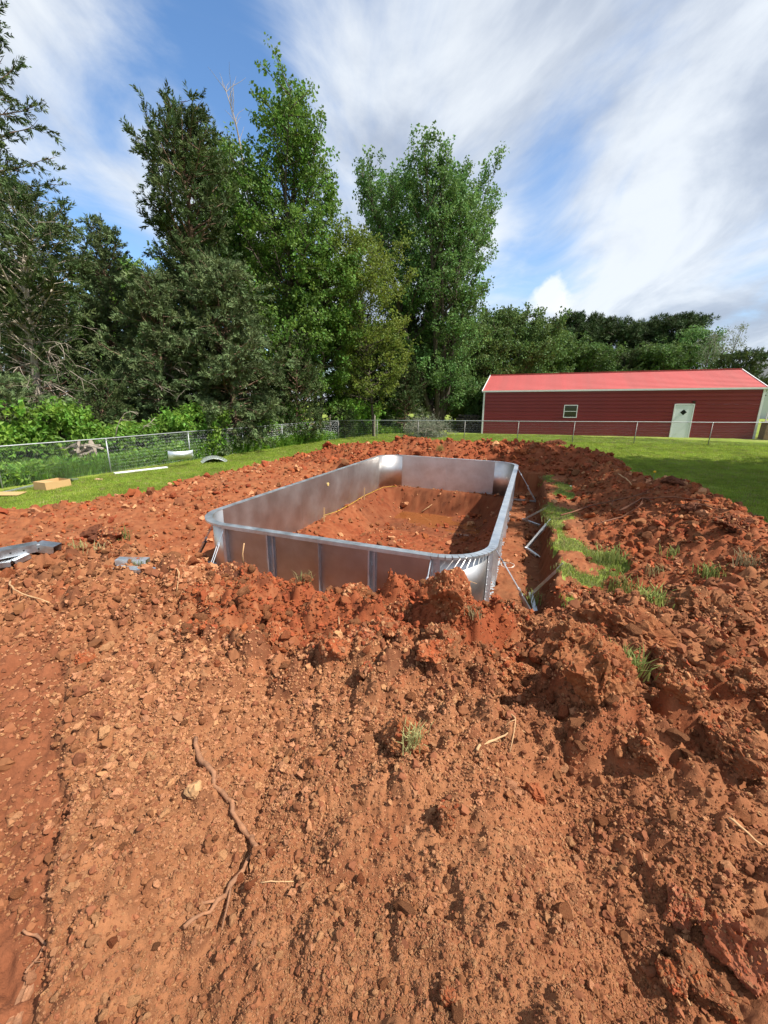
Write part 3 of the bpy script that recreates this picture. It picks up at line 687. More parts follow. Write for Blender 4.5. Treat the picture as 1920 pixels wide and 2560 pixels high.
# ------------------------------------------------------------------ fences
MAT['fence'] = material('fence_galvanised', (.36, .38, .38), rough=.55, metal=.7, var=.15, vscale=4)
MAT['fence_dark'] = material('weathered_fence_post', (.24, .23, .21), rough=.6, metal=.5, var=.2, vscale=5)
MAT['grey_wood'] = material('weathered_wood', (.27, .225, .18), .9, var=.3, vscale=14, stretch=(1, 1, .15), bump=.004, bscale=30)
def chain_fence(name, label, posts, H=1.17, post_r=.022, rail_r=.02, pitch=.06, wire=.0015, post_mat=None, mesh_on=True, corner=()):
    """posts: list of xy; a run of chain-link with a top rail"""
    posts = [np.array(p_, float) for p_ in posts]
    o = empty(name, (posts[0][0], posts[0][1], gz(*posts[0]))); tag(o, label, 'fence'); org = np.array(o.location)
    zs = [float(natural(np.array([p_[0]]), np.array([p_[1]]))[0]) for p_ in posts]
    for i, (p_, z) in enumerate(zip(posts, zs)):
        big = i in corner; r = post_r*(1.5 if big else 1); h = H+(.10 if big else -.012)
        mb = MB(); a = np.array([p_[0], p_[1], z-.25])-org; b = np.array([p_[0], p_[1], z+h])-org; mb.tube([a, b], r, 10)
        po = mb.build('post', post_mat or MAT['fence'], o, True)
        m = MB(); m.tube([b-[0, 0, .03], b+[0, 0, .012], b+[0, 0, .03]], [r*1.35, r*1.35, r*.7], 8); m.build('post_cap', MAT['fence'], po)
    mb = MB(); mb.tube([np.array([p_[0], p_[1], z+H+.02])-org for p_, z in zip(posts, zs)], rail_r, 8); mb.build('top_rail', MAT['fence'], o, True)
    if mesh_on:
        A, B = [], []
        for (p0, z0), (p1, z1) in zip(zip(posts[:-1], zs[:-1]), zip(posts[1:], zs[1:])):
            l = np.linalg.norm(p1-p0); nw = int(l/pitch); nz = int(H/pitch*1.0)+1; d = (p1-p0)/l
            i = np.arange(nw)[:, None]; k = np.arange(nz)[None]
            s0 = (i+(k % 2)*1.0)*pitch*1.0+0*k; s1 = (i+((k+1) % 2)*1.0)*pitch+0*k
            za = k*H/nz+0*i; zb = (k+1)*H/nz+0*i
            sg = np.clip(z0+(z1-z0)*s0/l, -9, 9); sg1 = z0+(z1-z0)*s1/l
            A.append(np.stack([p0[0]+d[0]*s0, p0[1]+d[1]*s0, sg+.03+za], -1).reshape(-1, 3)-org); B.append(np.stack([p0[0]+d[0]*s1, p0[1]+d[1]*s1, sg1+.03+zb], -1).reshape(-1, 3)-org)
        mb = MB(); mb.prisms(np.vstack(A), np.vstack(B), wire); tag(mb.build('wire_mesh', MAT['fence'], o), kind='stuff')
    return o
LEFT_RUN = [(-12.9, 8.3), (-11.05, 11.3), (-9.55, 13.8), (-8.15, 16.75), (-6.85, 19.45), (-5.6, 22.0), (-4.3, 24.5), (-3.1, 26.5)]
FAR_RUN = [(-3.1, 26.5), (-.55, 25.95), (2.0, 25.3), (4.75, 24.6), (7.7, 23.8), (10.6, 23.05), (13.6, 22.25), (17.0, 21.4), (20.2, 20.6), (23.4, 19.8), (26.6, 19.0)]
chain_fence('chain_link_fence', 'chain-link fence running down the left side in front of the trees', LEFT_RUN, corner=(7,))
chain_fence('chain_link_fence', 'chain-link fence crossing the lawn in front of the red shed', [(-3.05, 26.42)]+FAR_RUN[1:], post_mat=MAT['fence_dark'], pitch=.065, wire=.0016)
chain_fence('chain_link_fence', 'distant chain-link fence behind the brush pile near the woods', [(3.2, 47.5), (5.4, 45.5), (8.2, 45.2), (11.5, 45.4)], H=1.25, pitch=.14, wire=.004)
def wood_post(u, v, top_v, Y, lab, r=.06):
    b = at_y(u, v, Y); t = at_y(u, top_v, Y); z0 = float(natural(np.array([b[0]]), np.array([b[1]]))[0])
    mb = MB(); n = 6; P = [np.array([b[0]+(t[0]-b[0])*k/n*.3, b[1], z0-.2+(t[2]-z0+.2)*k/n]) for k in range(n+1)]
    mb.tube(P, r*np.array([1.05, 1, .95, .97, .92, .9, .8]), 7); return tag(mb.build('wooden_post', MAT['grey_wood'], None, True), lab, 'post')
wood_post(826, 1092, 1037, 26.8, 'grey wooden fence post left of the dark round shrub')
wood_post(936, 1098, 1037, 27.5, 'tall grey wooden post between the shrub and the brush pile')
wood_post(1007, 1064, 1029, 36.0, 'distant wooden post at the edge of the woods left of the brush pile', .09)
# birdhouse on its post
bp = at_z(655, 1117, .28); bh = empty('birdhouse', (bp[0], bp[1], gz(bp[0], bp[1])), .5); tag(bh, 'small grey wooden birdhouse with sloping roof nailed to a plank post by the fence', 'birdhouse')
mb = MB(); mb.box((0, 0, .78), (.13, .09, 1.76)); bevel(mb.build('post', MAT['grey_wood'], bh), .01)
mb = MB(); mb.box((.15, -.02, 1.38), (.16, .17, .26)); box_ = mb.build('nest_box', MAT['grey_wood'], bh)
mb = MB(); c_, s_ = math.cos(.45), math.sin(.45); mb.box((.16, -.03, 1.555), (.27, .24, .025), np.array([[c_, 0, s_], [0, 1, 0], [-s_, 0, c_]])); mb.build('roof', MAT['grey_wood'], bh)
mb = MB(); mb.tube([[.15, -.1051, 1.40], [.15, -.1075, 1.40]], .02, 10); mb.build('entrance_hole', material('dark_hole', (.01, .01, .01), 1), box_)

# ------------------------------------------------------------------ red metal shed
MAT['red_wall'] = material('red_painted_steel', (.25, .020, .022), rough=.42, spec=.5, var=.10, vscale=2.0, rvar=.08, stretch=(.3, .3, 2))
MAT['red_roof'] = material('faded_red_roof', (.52, .118, .108), rough=.6, spec=.4, var=.07, vscale=1.2, var_col=(.46, .125, .112), rvar=.08)
MAT['white_trim'] = material('white_trim', (.74, .74, .72), .5, var=.06, vscale=3)
MAT['glass'] = material('dark_window_glass', (.012, .014, .016), .06, spec=.6)
MAT['door'] = material('pale_painted_door', (.72, .745, .745), .45, var=.04, vscale=3)
SH_L, SH_H, SH_W, SH_R = 16.03, 3.02, 8.38, 1.318
shed = empty('metal_shed', (7.192, 30.302, .652), -.359); shed.rotation_euler = (0, -math.atan2(.355, 16.03), -.359)
tag(shed, 'long red metal shed with faded red roof and white trim behind the fence', 'shed')
n_s = 13; hs_ = SH_H/n_s
def siding_mesh(L_):
    mb = MB(); mb.box((L_/2, 0, hs_*.40), (L_, .02, hs_*.80)); 
    V = np.array([[x, y, z] for x in (0, L_) for (y, z) in ((-.01, hs_*.8), (-.048, hs_*.86), (-.048, hs_*.95), (-.01, hs_*.985), (.01, hs_*.985), (.01, hs_*.8))])
    mb.add(V, [[0, 1, 7, 6], [1, 2, 8, 7], [2, 3, 9, 8], [3, 4, 10, 9]]); return mb.mesh('siding_panel')
sm = siding_mesh(SH_L)
for k in range(n_s):
    p_ = link_mesh('siding_panel', sm, MAT['red_wall'], shed); p_.location = (0, 0, k*hs_)
sm2 = siding_mesh(SH_W)
for k in range(n_s):
    for x0, rz in ((SH_L, math.pi/2), (0, math.pi/2)):
        p_ = link_mesh('siding_panel', sm2, MAT['red_wall'], shed); p_.location = (x0+(-.012 if x0 else .012), 0.012, k*hs_); p_.rotation_euler = (0, 0, rz)
        if x0 == 0: p_.location = (.012, SH_W-.012, k*hs_); p_.rotation_euler = (0, 0, -math.pi/2)
mb = MB(); mb.box((SH_L/2, SH_W, SH_H/2), (SH_L, .03, SH_H)); mb.build('back_wall', MAT['red_wall'], shed)
for x in (.03, SH_L-.03):
    mb = MB(); mb.add([[x, 0, SH_H], [x, SH_W, SH_H], [x, SH_W/2, SH_H+SH_R]], [[0, 1, 2]]); mb.add([[x+.02, 0, SH_H], [x+.02, SH_W, SH_H], [x+.02, SH_W/2, SH_H+SH_R]], [[0, 2, 1]]); mb.build('gable', MAT['red_wall'], shed)
sl = math.hypot(SH_W/2+.1, SH_R+.03); ang = math.atan2(SH_R, SH_W/2); n_r = 15; w_r = sl/n_r
def roof_mesh():
    mb = MB(); Lr = SH_L+.30; mb.box((Lr/2, w_r*.42, 0), (Lr, w_r*.84, .02))
    V = np.array([[x, y, z] for x in (0, Lr) for (y, z) in ((w_r*.84, .01), (w_r*.88, .038), (w_r*.95, .038), (w_r*.995, .01))])
    mb.add(V, [[0, 4, 5, 1], [1, 5, 6, 2], [2, 6, 7, 3]]); return mb.mesh('roof_panel')
rm_ = roof_mesh()
for side in (0, 1):
    for k in range(n_r):
        p_ = link_mesh('roof_panel', rm_, MAT['red_roof'], shed)
        if side == 0:
            p_.location = (-.15, -.1+k*w_r*math.cos(ang), SH_H-.02+k*w_r*math.sin(ang)); p_.rotation_euler = (ang, 0, 0)
        else:
            p_.location = (SH_L+.15, SH_W+.1-k*w_r*math.cos(ang), SH_H-.02+k*w_r*math.sin(ang)); p_.rotation_euler = (ang, 0, math.pi)
mb = MB(); mb.box((SH_L/2, SH_W/2, SH_H+SH_R+.045), (SH_L+.34, .30, .03)); mb.build('ridge_cap', MAT['red_roof'], shed)
mb = MB(); mb.box((SH_L/2, -.125, SH_H-.03), (SH_L+.36, .04, .11)); mb.build('eave_trim', MAT['white_trim'], shed)
for x in (-.18, SH_L+.18):
    for y0, y1 in ((-.13, SH_W/2), (SH_W+.13, SH_W/2)):
        mb = MB(); mb.bar([x, y0, SH_H-.03], [x, y1, SH_H+SH_R+.02], .05, .10); mb.build('rake_trim', MAT['white_trim'], shed)
for x in (-.03, SH_L+.03):
    mb = MB(); mb.box((x, -.035, SH_H/2-.04), (.11, .055, SH_H-.08)); mb.build('corner_trim', MAT['white_trim'], shed)
dx0 = 11.78
door = None
mb = MB(); mb.box((dx0+.475, -.055, 1.03), (.93, .05, 2.02)); door = mb.build('door', MAT['door'], shed); bevel(door, .01)
mb = MB()
for x in (dx0-.025, dx0+.975): mb.box((x, -.062, 1.05), (.06, .07, 2.10))
mb.box((dx0+.475, -.062, 2.085), (.938, .07, .07)); mb.build('door_frame', MAT['white_trim'], door)
R45 = np.array([[math.cos(math.pi/4), 0, math.sin(math.pi/4)], [0, 1, 0], [-math.sin(math.pi/4), 0, math.cos(math.pi/4)]])
mb = MB(); mb.box((dx0+.475, -.083, 1.60), (.25, .008, .25), R45); mb.build('diamond_pane', MAT['glass'], door)
mb = MB(); mb.tube([[dx0+.86, -.082, 1.0], [dx0+.86, -.13, 1.0]], .02, 8); mb.tube([[dx0+.86, -.13, 1.0], [dx0+.86, -.165, 1.0]], .035, 10); mb.build('door_knob', MAT['bolt'], door)
wx0 = 5.37
mb = MB()
for x in (wx0+.025, wx0+.825): mb.box((x, -.06, 1.625), (.05, .07, .85))
for z in (1.225, 2.025): mb.box((wx0+.425, -.0605, z), (.75, .07, .05))
mb.box((wx0+.425, -.058, 1.625), (.75, .06, .035)); win = mb.build('window', MAT['white_trim'], shed)
for z in (1.425, 1.825): mb = MB(); mb.box((wx0+.425, -.045, z), (.75, .012, .36)); mb.build('pane', MAT['glass'], win)
mb = MB(); mb.box((dx0+.93, -.06, 2.24), (.16, .06, .05)); mb.tube([[dx0+.93, -.08, 2.23], [dx0+.93, -.16, 2.20]], [.05, .065], 10); mb.build('flood_light', material('dark_bronze', (.03, .025, .02), .5), shed)

# things stacked at the shed's ends
def shed_pt(x, y, z=0):
    m_ = Matrix.Translation(shed.location) @ shed.rotation_euler.to_matrix().to_4x4(); return np.array(m_ @ Vector((x, y, z)))
MAT['crate'] = material('old_plywood', (.20, .13, .07), .85, var=.25, vscale=4)
MAT['rubble'] = [material('scrap_white', (.62, .62, .6), .6), material('scrap_grey', (.22, .22, .22), .6, var=.3), material('scrap_rust', (.20, .07, .035), .8, var=.3), material('scrap_black', (.02, .02, .022), .6), material('scrap_blue', (.35, .42, .45), .5)]
q = shed_pt(SH_L+.62, -.35); cr_ = empty('plywood_crate', (q[0], q[1], gz(q[0], q[1])), -.3); tag(cr_, 'brown plywood crate standing at the right corner of the shed', 'crate')
for i_, (c, d) in enumerate((((0, -.3, .5), (.8, .025, .98)), ((0, .3, .5), (.8, .025, .98)), ((-.39, 0, .5), (.025, .574, .98)), ((.39, 0, .5), (.025, .574, .98)))):
    mb = MB(); mb.box(c, d); mb.build('side_board', MAT['crate'], cr_)
mb = MB(); mb.box((0, 0, 1.006), (.84, .66, .03)); mb.build('lid', MAT['crate'], cr_)
wc = empty('white_box_frame', (q[0], q[1], gz(q[0], q[1])+1.022), -.2); tag(wc, 'small white open frame sitting on the plywood crate', 'frame')
for (a, b) in (((-.25, -.2, 0), (.25, -.2, 0)), ((-.25, -.2, .48), (.25, -.2, .48)), ((-.25, .2, .48), (.25, .2, .48)), ((-.25, .2, 0), (.25, .2, 0))): mb = MB(); mb.bar(np.array(a)+[0, 0, .025], np.array(b)+[0, 0, .025], .05, .05); mb.build('rail', MAT['rubble'][0], wc)
for x in (-.27, .27):
    for y in (-.2, .2): mb = MB(); mb.box((x, y, .265), (.05, .05, .53)); mb.build('upright', MAT['rubble'][0], wc)
rg = np.random.default_rng(41)
q = shed_pt(SH_L+2.4, .6); sc_ = empty('scrap_pile', (q[0], q[1], gz(q[0], q[1]))); tag(sc_, 'tall jumbled pile of white and dark scrap beside the shed at the right edge', 'scrap pile')
for k in range(46):
    h_ = rg.uniform(0, 1); c = np.array([rg.normal(0, .85*(1.1-h_)), rg.normal(0, .5), .1+2.3*h_*(1 if k % 2 else .7)]); d = rg.normal(size=3); d[2] *= .6; d /= np.linalg.norm(d); l = rg.uniform(.2, .6)
    mb = MB()
    if k % 3 == 0: mb.tube([c-d*l, c, c+d*l+rg.normal(size=3)*.1], .03, 6)
    else: mb.bar(c-d*l*.6, c+d*l*.6, rg.uniform(.1, .45), rg.uniform(.03, .25))
    mb.build('scrap_piece', MAT['rubble'][k % 5], sc_)
q = shed_pt(-1.1, 1.0); lp = empty('log_pile', (q[0], q[1], gz(q[0], q[1])), .2); tag(lp, 'dark stacked log pile at the left end of the shed', 'log pile')
MAT['log'] = material('dark_log_bark', (.05, .042, .036), .95, var=.35, vscale=5, bump=.01, bscale=20)
for row in range(6):
    for k in range(7-row//2):
        mb = MB(); x = -.85+.27*k+.13*(row % 2)+rg.uniform(-.03, .03); z = .12+.215*row; r_ = rg.uniform(.10, .135); mb.tube([[x, -.55+rg.uniform(-.08, .08), z], [x, .6, z]], r_, 8); mb.build('log', MAT['log'], lp)
# neighbour's house beyond
nh = empty('neighbour_house', at_y(1955, 1075, 60)*np.array([1, 1, 0])+np.array([0, 0, 1.2]), -.5); tag(nh, 'distant house with grey shingle roof at the right edge', 'house')
MAT['shingle'] = material('grey_shingles', (.13, .135, .14), .9, var=.25, vscale=3, bump=.02, bscale=8)
mb = MB(); mb.box((0, 0, 2.6), (9, 8, 5.2)); mb.build('wall', material('pale_siding', (.62, .64, .64), .7), nh)
mb = MB()
Rf = np.array([[-5, -4.6, 5.0], [5, -4.6, 5.0], [5, 0, 8.6], [-5, 0, 8.6], [5, 4.6, 5.0], [-5, 4.6, 5.0]])
mb.add(np.vstack([Rf, Rf-[0, 0, .18]]), [[0, 1, 2, 3], [3, 2, 4, 5], [6, 9, 8, 7], [9, 11, 10, 8], [0, 6, 7, 1], [1, 7, 8, 2], [2, 8, 10, 4], [3, 9, 6, 0], [5, 11, 9, 3], [4, 10, 11, 5]]); mb.build('roof', MAT['shingle'], nh)
mb = MB(); mb.add([[-4.5, -3.9, 5.1], [-4.5, 3.9, 5.1], [-4.5, 0, 8.2]], [[0, 2, 1]]); mb.build('gable', bpy.data.materials['pale_siding'], nh)
mb = MB(); mb.box((-4.53, -1.2, 3.4), (.06, 1.1, 1.5)); mb.build('window', MAT['glass'], nh)

# ------------------------------------------------------------------ materials left lying about
MAT['cardboard'] = material('cardboard', (.50, .32, .14), .85, var=.06, vscale=5)
def ground_pt(u, v): return on_ground(u, v)
a = ground_pt(116, 1228); b = ground_pt(179, 1216); ang_ = math.atan2(b[1]-a[1], b[0]-a[0]); lw = np.linalg.norm((b-a)[:2])
bx_ = empty('cardboard_box', (a[0], a[1], min(a[2], b[2])+.01), ang_); tag(bx_, 'long open cardboard box lying on the grass by the left fence', 'box')
bw, bh_ = .46, .22
mb = MB(); mb.box((lw/2, 0, bh_/2), (lw, .006, bh_)); mb.box((lw/2, bw, bh_/2), (lw, .006, bh_)); mb.box((.003, bw/2, bh_/2), (.006, bw-.008, bh_)); mb.box((lw-.003, bw/2, bh_/2), (.006, bw-.008, bh_)); mb.box((lw/2, bw/2, .005), (lw-.014, bw-.008, .005)); mb.build('box_body', MAT['cardboard'], bx_)
mb = MB(); mb.box((lw*.18, bw/2, bh_+.004), (lw*.36, bw, .005)); mb.build('flap', MAT['cardboard'], bx_)
mb = MB(); mb.bar([lw*.62, bw+.01, bh_], [lw*.62, bw+.16, bh_-.06], lw*.7, .005); mb.build('flap', MAT['cardboard'], bx_)
def channel(mb, a, b, w=.10, h=.05, t=.004, up=(0, 0, 1), holes=None):
    a = np.asarray(a, float); b = np.asarray(b, float); d = (b-a)/np.linalg.norm(b-a); x = np.cross(d, np.asarray(up, float)); x /= np.linalg.norm(x); y = np.cross(x, d)
    mb.bar(a, b, w, t, up)
    for s_ in (-1, 1): mb.bar(a+x*s_*(w/2+t/2)-y*h/2, b+x*s_*(w/2+t/2)-y*h/2, t, h+t, up)
    return d, x, y
MAT['hole'] = bpy.data.materials['dark_hole']
def thing_channel(label, pts, w, h, lift, holes=0):
    pts = [np.asarray(q_, float) for q_ in pts]; o = empty('steel_channel', pts[0]); tag(o, label, 'channel'); org = pts[0]
    for k in range(len(pts)-1):
        mb = MB(); d, x, y = channel(mb, pts[k]-org, pts[k+1]-org, w, h); p_ = mb.build('channel_leg', MAT['steel_brace'] if 'left edge' in label else MAT['steel_flange'], o)
        L_ = np.linalg.norm(pts[k+1]-pts[k])
        for j in range(int(holes*L_)):
            c = pts[k]-org+d*(j+.5)/holes
            for s_ in (-1, 1):
                m = MB(); q_ = c-x*(w/2+.0045)*(-s_)*-1; q_ = c+x*s_*(w/2+.0042)-y*h*.5; m.tube([q_, q_+x*s_*.0012], .009, 8); m.build('bolt_hole', MAT['hole'], p_)
    return o
def lifted(u, v, l): p_ = on_ground(u, v); return np.array([p_[0], p_[1], p_[2]+l])
p1, p2 = lifted(104, 1400, .13), lifted(152, 1402, .09); p0 = at_z(-150, 1402, p1[2]+.02)
thing_channel('perforated steel channel with mitred end lying on the dirt heap at the left edge', [p0, p1, p2], .13, .085, 0, 9)
p1, p2 = lifted(34, 1424, .09), lifted(74, 1412, .05); p0 = at_z(-150, 1424, p1[2]+.01)
thing_channel('pale bent steel channel lying in front of the perforated one at the left edge', [p0, p1, p2], .09, .05, 0)
p0 = on_ground(292, 1440)+np.array([0, 0, .07]); p1 = p0+np.array([.44, .06, -.05]); thing_channel('longer steel strip half buried across the short one left of the pool', [p0, p1], .09, .05, 0)
p0 = p0+np.array([-.06, .13, .035]); p1 = p0+np.array([.30, .03, -.01]); thing_channel('short steel strip half buried behind the heap left of the pool', [p0, p1], .09, .05, 0)
p0, p1 = lifted(-70, 1252, .05), lifted(92, 1216, .06); thing_channel('long galvanised channel lying on the grass behind the cardboard box', [p0, p1], .10, .06, 0)
p0, p1 = lifted(176, 1207, .12), lifted(193, 1200, .05); thing_channel('short silver channel end sticking out past the cardboard box', [p0, p1], .12, .05, 0)
p0, p1 = lifted(286, 1187, .05), lifted(418, 1171, .05); mb = MB(); mb.bar(p0, p1, .16, .045); bevel(tag(mb.build('white_plank', MAT['white_trim']), 'long white plank lying in the grass along the left fence', 'plank'), .006)
p0 = lifted(-14, 1243, .02); mb = MB(); mb.bar(p0+[-.3, 0, .06], p0+[.55, .22, .03], .42, .012); tag(mb.build('cardboard_sheet', MAT['cardboard']), 'flat piece of cardboard on the grass at the left edge', 'cardboard')
def arc_panel(label, loc, rot, tabs=True, width=1.0):
    o = empty('curved_panel', loc); o.rotation_euler = rot; tag(o, label, 'panel'); k = 16; an = np.pi/4+np.linspace(0, np.pi/2, k+1); R0 = PR
    zc = R0*math.cos(np.pi/4)
    def ring(r, y): return np.stack([r*np.cos(an), np.full(k+1, y), r*np.sin(an)-zc], 1)
    V = np.vstack([ring(R0, 0), ring(R0, width), ring(R0+.006, 0), ring(R0+.006, width)]); m1 = k+1; i = np.arange(k)
    F = np.vstack([np.stack([i, i+1, i+m1+1, i+m1], 1), np.stack([i+2*m1, i+3*m1, i+3*m1+1, i+2*m1+1], 1), np.stack([i, i+2*m1, i+2*m1+1, i+1], 1), np.stack([i+m1, i+m1+1, i+3*m1+1, i+3*m1], 1)])
    link_mesh('curved_sheet', np_mesh('curved_sheet', V, F), MAT['steel_flange'], o, True)
    if tabs:
        for t in range(13):
            m_ = np.pi/4+(t+.5)*np.pi/26; d = np.array([math.cos(m_), 0, math.sin(m_)]); tn = np.array([-d[2], 0, d[0]]); hw = R0*np.pi/26*.43
            mb = MB(); c = d*R0-np.array([0, 0, zc]); R_ = np.stack([tn, np.array([0, 1., 0]), d], 1); mb.box(c+d*.062, (hw*2, .004, .105), R_); mb.build('flange_tab', MAT['steel_flange'], o)
    return o
p0 = on_ground(536, 1158); arc_panel('arched galvanised panel with slotted rim lying hump up on the lawn by the left fence', (p0[0], p0[1], p0[2]+.0), (0, 0, math.radians(28)))
p0 = on_ground(455, 1166); arc_panel('galvanised sheet propped on edge in the grass beside the white plank', (p0[0], p0[1], p0[2]+.30), (math.radians(100), math.radians(0), math.radians(38)), False, .31)

# loose folding braces in the trench
def loose_brace(label, apex, e1, e2):
    o = empty('loose_brace', apex); tag(o, label, 'brace', 'braces waiting in the trench'); apex = np.asarray(apex, float)
    for e in (e1, e2):
        mb = MB(); e = np.asarray(e, float)-apex; d = e/np.linalg.norm(e)
        upv = np.array([0, 0, 1.]) if abs(d[2]) < .9 else np.array([1., 0, 0])
        channel(mb, d*.0, e, .05, .034, .004, upv); l_ = mb.build('arm', MAT['steel_brace'], o)
        m = MB(); m.tube([e, e+d*.12], .008, 6); m.build('threaded_rod', MAT['bolt'], l_)
    m = MB(); m.tube([[-.04, -.01, 0], [.04, .01, 0]], .011, 8); m.build('pivot_bolt', MAT['bolt'], o)
loose_brace('open V-shaped steel brace lying farthest along the trench, its arm on the bank', at_z(1309, 1297, .04), at_z(1368, 1266, .50), at_z(1350, 1312, .05))
loose_brace('dark V-bent steel brace in the middle of the trench against the bank', at_z(1316, 1368, .04), at_z(1366, 1309, .52), at_z(1344, 1388, .05))
loose_brace('hooked steel brace leaning on the bank at the near end of the trench', at_z(1327, 1482, .06), at_z(1393, 1421, .55), at_z(1339, 1528, .05))
p0 = at_z(1303, 1538, 0); mb = MB(); mb.bar([p0[0], p0[1], -.15], [p0[0]+.02, p0[1]+.01, .30], .045, .005, (0, 1, 0)); mb.bar([p0[0]-.022, p0[1]-.022, -.15], [p0[0]-.002, p0[1]-.012, .30], .005, .045, (0, 1, 0)); tag(mb.build('angle_stake', material('rusty_stake', (.13, .05, .03), .7, metal=.3, var=.3)), 'rusty angle-iron stake standing at the near end of the trench', 'stake')
# yellow marker on the lawn
p0 = on_ground(1632, 1200); mk = empty('survey_marker', p0); tag(mk, 'small yellow-topped survey marker standing on the right lawn', 'marker')
mb = MB(); mb.tube([[0, 0, -.1], [.01, 0, .24]], .007, 6); mb.build('stem', MAT['grey_wood'], mk)
mb = MB(); mb.tube([[.01, 0, .225], [.01, 0, .25], [.01, 0, .285]], [.03, .042, .022], 8); mb.build('cap', material('yellow_plastic', (.85, .45, .02), .5), mk)
def scrap(name, label, cat, u, v, pts, mat, h=.02):
    p_ = on_ground(u, v); pts = np.array(pts, float); n = len(pts); lo = np.c_[pts, np.zeros(n)]; hi = np.c_[pts*.92, h+.25*pts[:, 1]]
    mb = MB(); V = np.vstack([lo, hi]); i = np.arange(n); j = (i+1) % n
    mb.add(V, np.stack([i, j, j+n, i+n], 1)); mb.add(np.vstack([hi, hi.mean(0)[None]]), np.stack([i, j, np.full(n, n)], 1)); o = mb.build(name, mat); o.location = p_+np.array([0, 0, .01]); return tag(o, label, cat)
scrap('white_scrap', 'scrap of white plastic on the dirt near the grass tufts at the trench end', 'scrap', 1492, 1494, [(-.07, -.015), (-.02, -.035), (.04, -.03), (.06, .0), (.02, .03), (-.04, .025)], MAT['rubble'][4])
scrap('white_scrap', 'tiny white scrap on the grass strip beside the far trench', 'scrap', 1428, 1218, [(-.05, -.02), (.04, -.03), (.05, .02), (-.03, .03)], MAT['white_trim'])
scrap('wood_chip', 'pale pink chip of board on the grass right of the cardboard box', 'chip', 246, 1200, [(-.14, -.03), (.1, -.05), (.15, .02), (-.08, .05)], material('pink_chip', (.55, .30, .22), .9))
# ------------------------------------------------------------------ vegetation
def leaf_cluster(seed, n, L_, W_, size, spread=.8, droop=.25, axis_pull=.45):
    rg = np.random.default_rng(seed); V = []; F = []
    t = rg.random(n)**.8; pos = np.c_[rg.normal(0, .10*size, n), rg.normal(0, .10*size, n), t*size]
    d = rg.normal(size=(n, 3)); d[:, 2] = d[:, 2]*.5+axis_pull; d[:, 2] -= droop*rg.random(n); d /= np.linalg.norm(d, axis=1)[:, None]
    nr = rg.normal(size=(n, 3)); s = np.cross(d, nr); s /= np.linalg.norm(s, axis=1)[:, None]; nn = np.cross(s, d)
    l = L_*rg.uniform(.65, 1.2, n)[:, None]; w = W_*rg.uniform(.7, 1.15, n)[:, None]; pos = pos+d*size*.18*spread
    a = pos; b = pos+d*l*.42+s*w*.5+nn*w*.16; c = pos+d*l-nn*l*.10; e = pos+d*l*.42-s*w*.5+nn*w*.16
    V = np.stack([a, b, c, e], 1).reshape(-1, 3); k = np.arange(n)[:, None]*4
    F = np.vstack([k+np.array([[0, 1, 2]]), k+np.array([[0, 2, 3]])])
    return V, F
def spray_cluster(seed, n, L_, W_, size, droop=.3, fan=.7):
    """flat feathery spray of scale-leaved foliage"""
    rg = np.random.default_rng(seed); t = rg.random(n); ax = np.c_[0*t, 0*t, t*size]; ax[:, 0] += droop*size*t*t*.3
    an = rg.uniform(0, 6.28, n); d = np.c_[np.cos(an)*fan, np.sin(an)*fan*.7, .55+.4*rg.random(n)]; d /= np.linalg.norm(d, axis=1)[:, None]
    l = (L_*rg.uniform(.5, 1.2, n)*(1.1-.5*t))[:, None]; w = W_*rg.uniform(.6, 1.2, n)[:, None]
    s = np.cross(d, rg.normal(size=(n, 3))); s /= np.linalg.norm(s, axis=1)[:, None]
    a = ax; b = ax+d*l*.45+s*w*.5; c = ax+d*l; e = ax+d*l*.45-s*w*.5
    V = np.stack([a, b, c, e], 1).reshape(-1, 3); k = np.arange(n)[:, None]*4
    return V, np.vstack([k+np.array([[0, 1, 2]]), k+np.array([[0, 2, 3]])])
def leafmat(name, c, tr=.3, rnd=.3, hue=.02, rough=.55): return material(name, c, rough, spec=.25, var=.30, vscale=.45, translucent=tr, rnd=rnd, rnd_hue=hue, world_noise=True)
MAT['gum'] = leafmat('sweetgum_leaf', (.105, .195, .032)); MAT['maple'] = leafmat('maple_leaf', (.105, .200, .052), .28); MAT['yellowgreen'] = leafmat('yellow_green_leaf', (.145, .195, .032), .35)
MAT['cedar'] = leafmat('cedar_foliage', (.068, .102, .032), .12, .35, .025, .7); MAT['bluecedar'] = leafmat('blue_green_juniper', (.112, .155, .062), .12, .35, .02, .7); MAT['olive'] = leafmat('olive_leaf', (.085, .148, .036), .25)
MAT['pine'] = leafmat('pine_needles', (.048, .080, .024), .1, .3, .02, .7); MAT['bright'] = leafmat('bright_shrub_leaf', (.15, .28, .04), .35, .3, .02, .5); MAT['dusty'] = leafmat('dusty_leaf', (.20, .22, .15), .2, .3, .02, .8)
MAT['bark'] = material('grey_brown_bark', (.085, .068, .052), .95, var=.35, vscale=6, stretch=(1, 1, .2), bump=.02, bscale=12); MAT['cedar_bark'] = material('reddish_cedar_bark', (.17, .105, .072), .95, var=.3, vscale=6, stretch=(1, 1, .12), bump=.02, bscale=12)
MAT['pale_bark'] = material('pale_dead_wood', (.40, .34, .27), .9, var=.25, vscale=6, stretch=(1, 1, .2)); MAT['dead'] = material('grey_dead_twigs', (.30, .25, .20), .95, var=.25, vscale=5)
SRC = {}
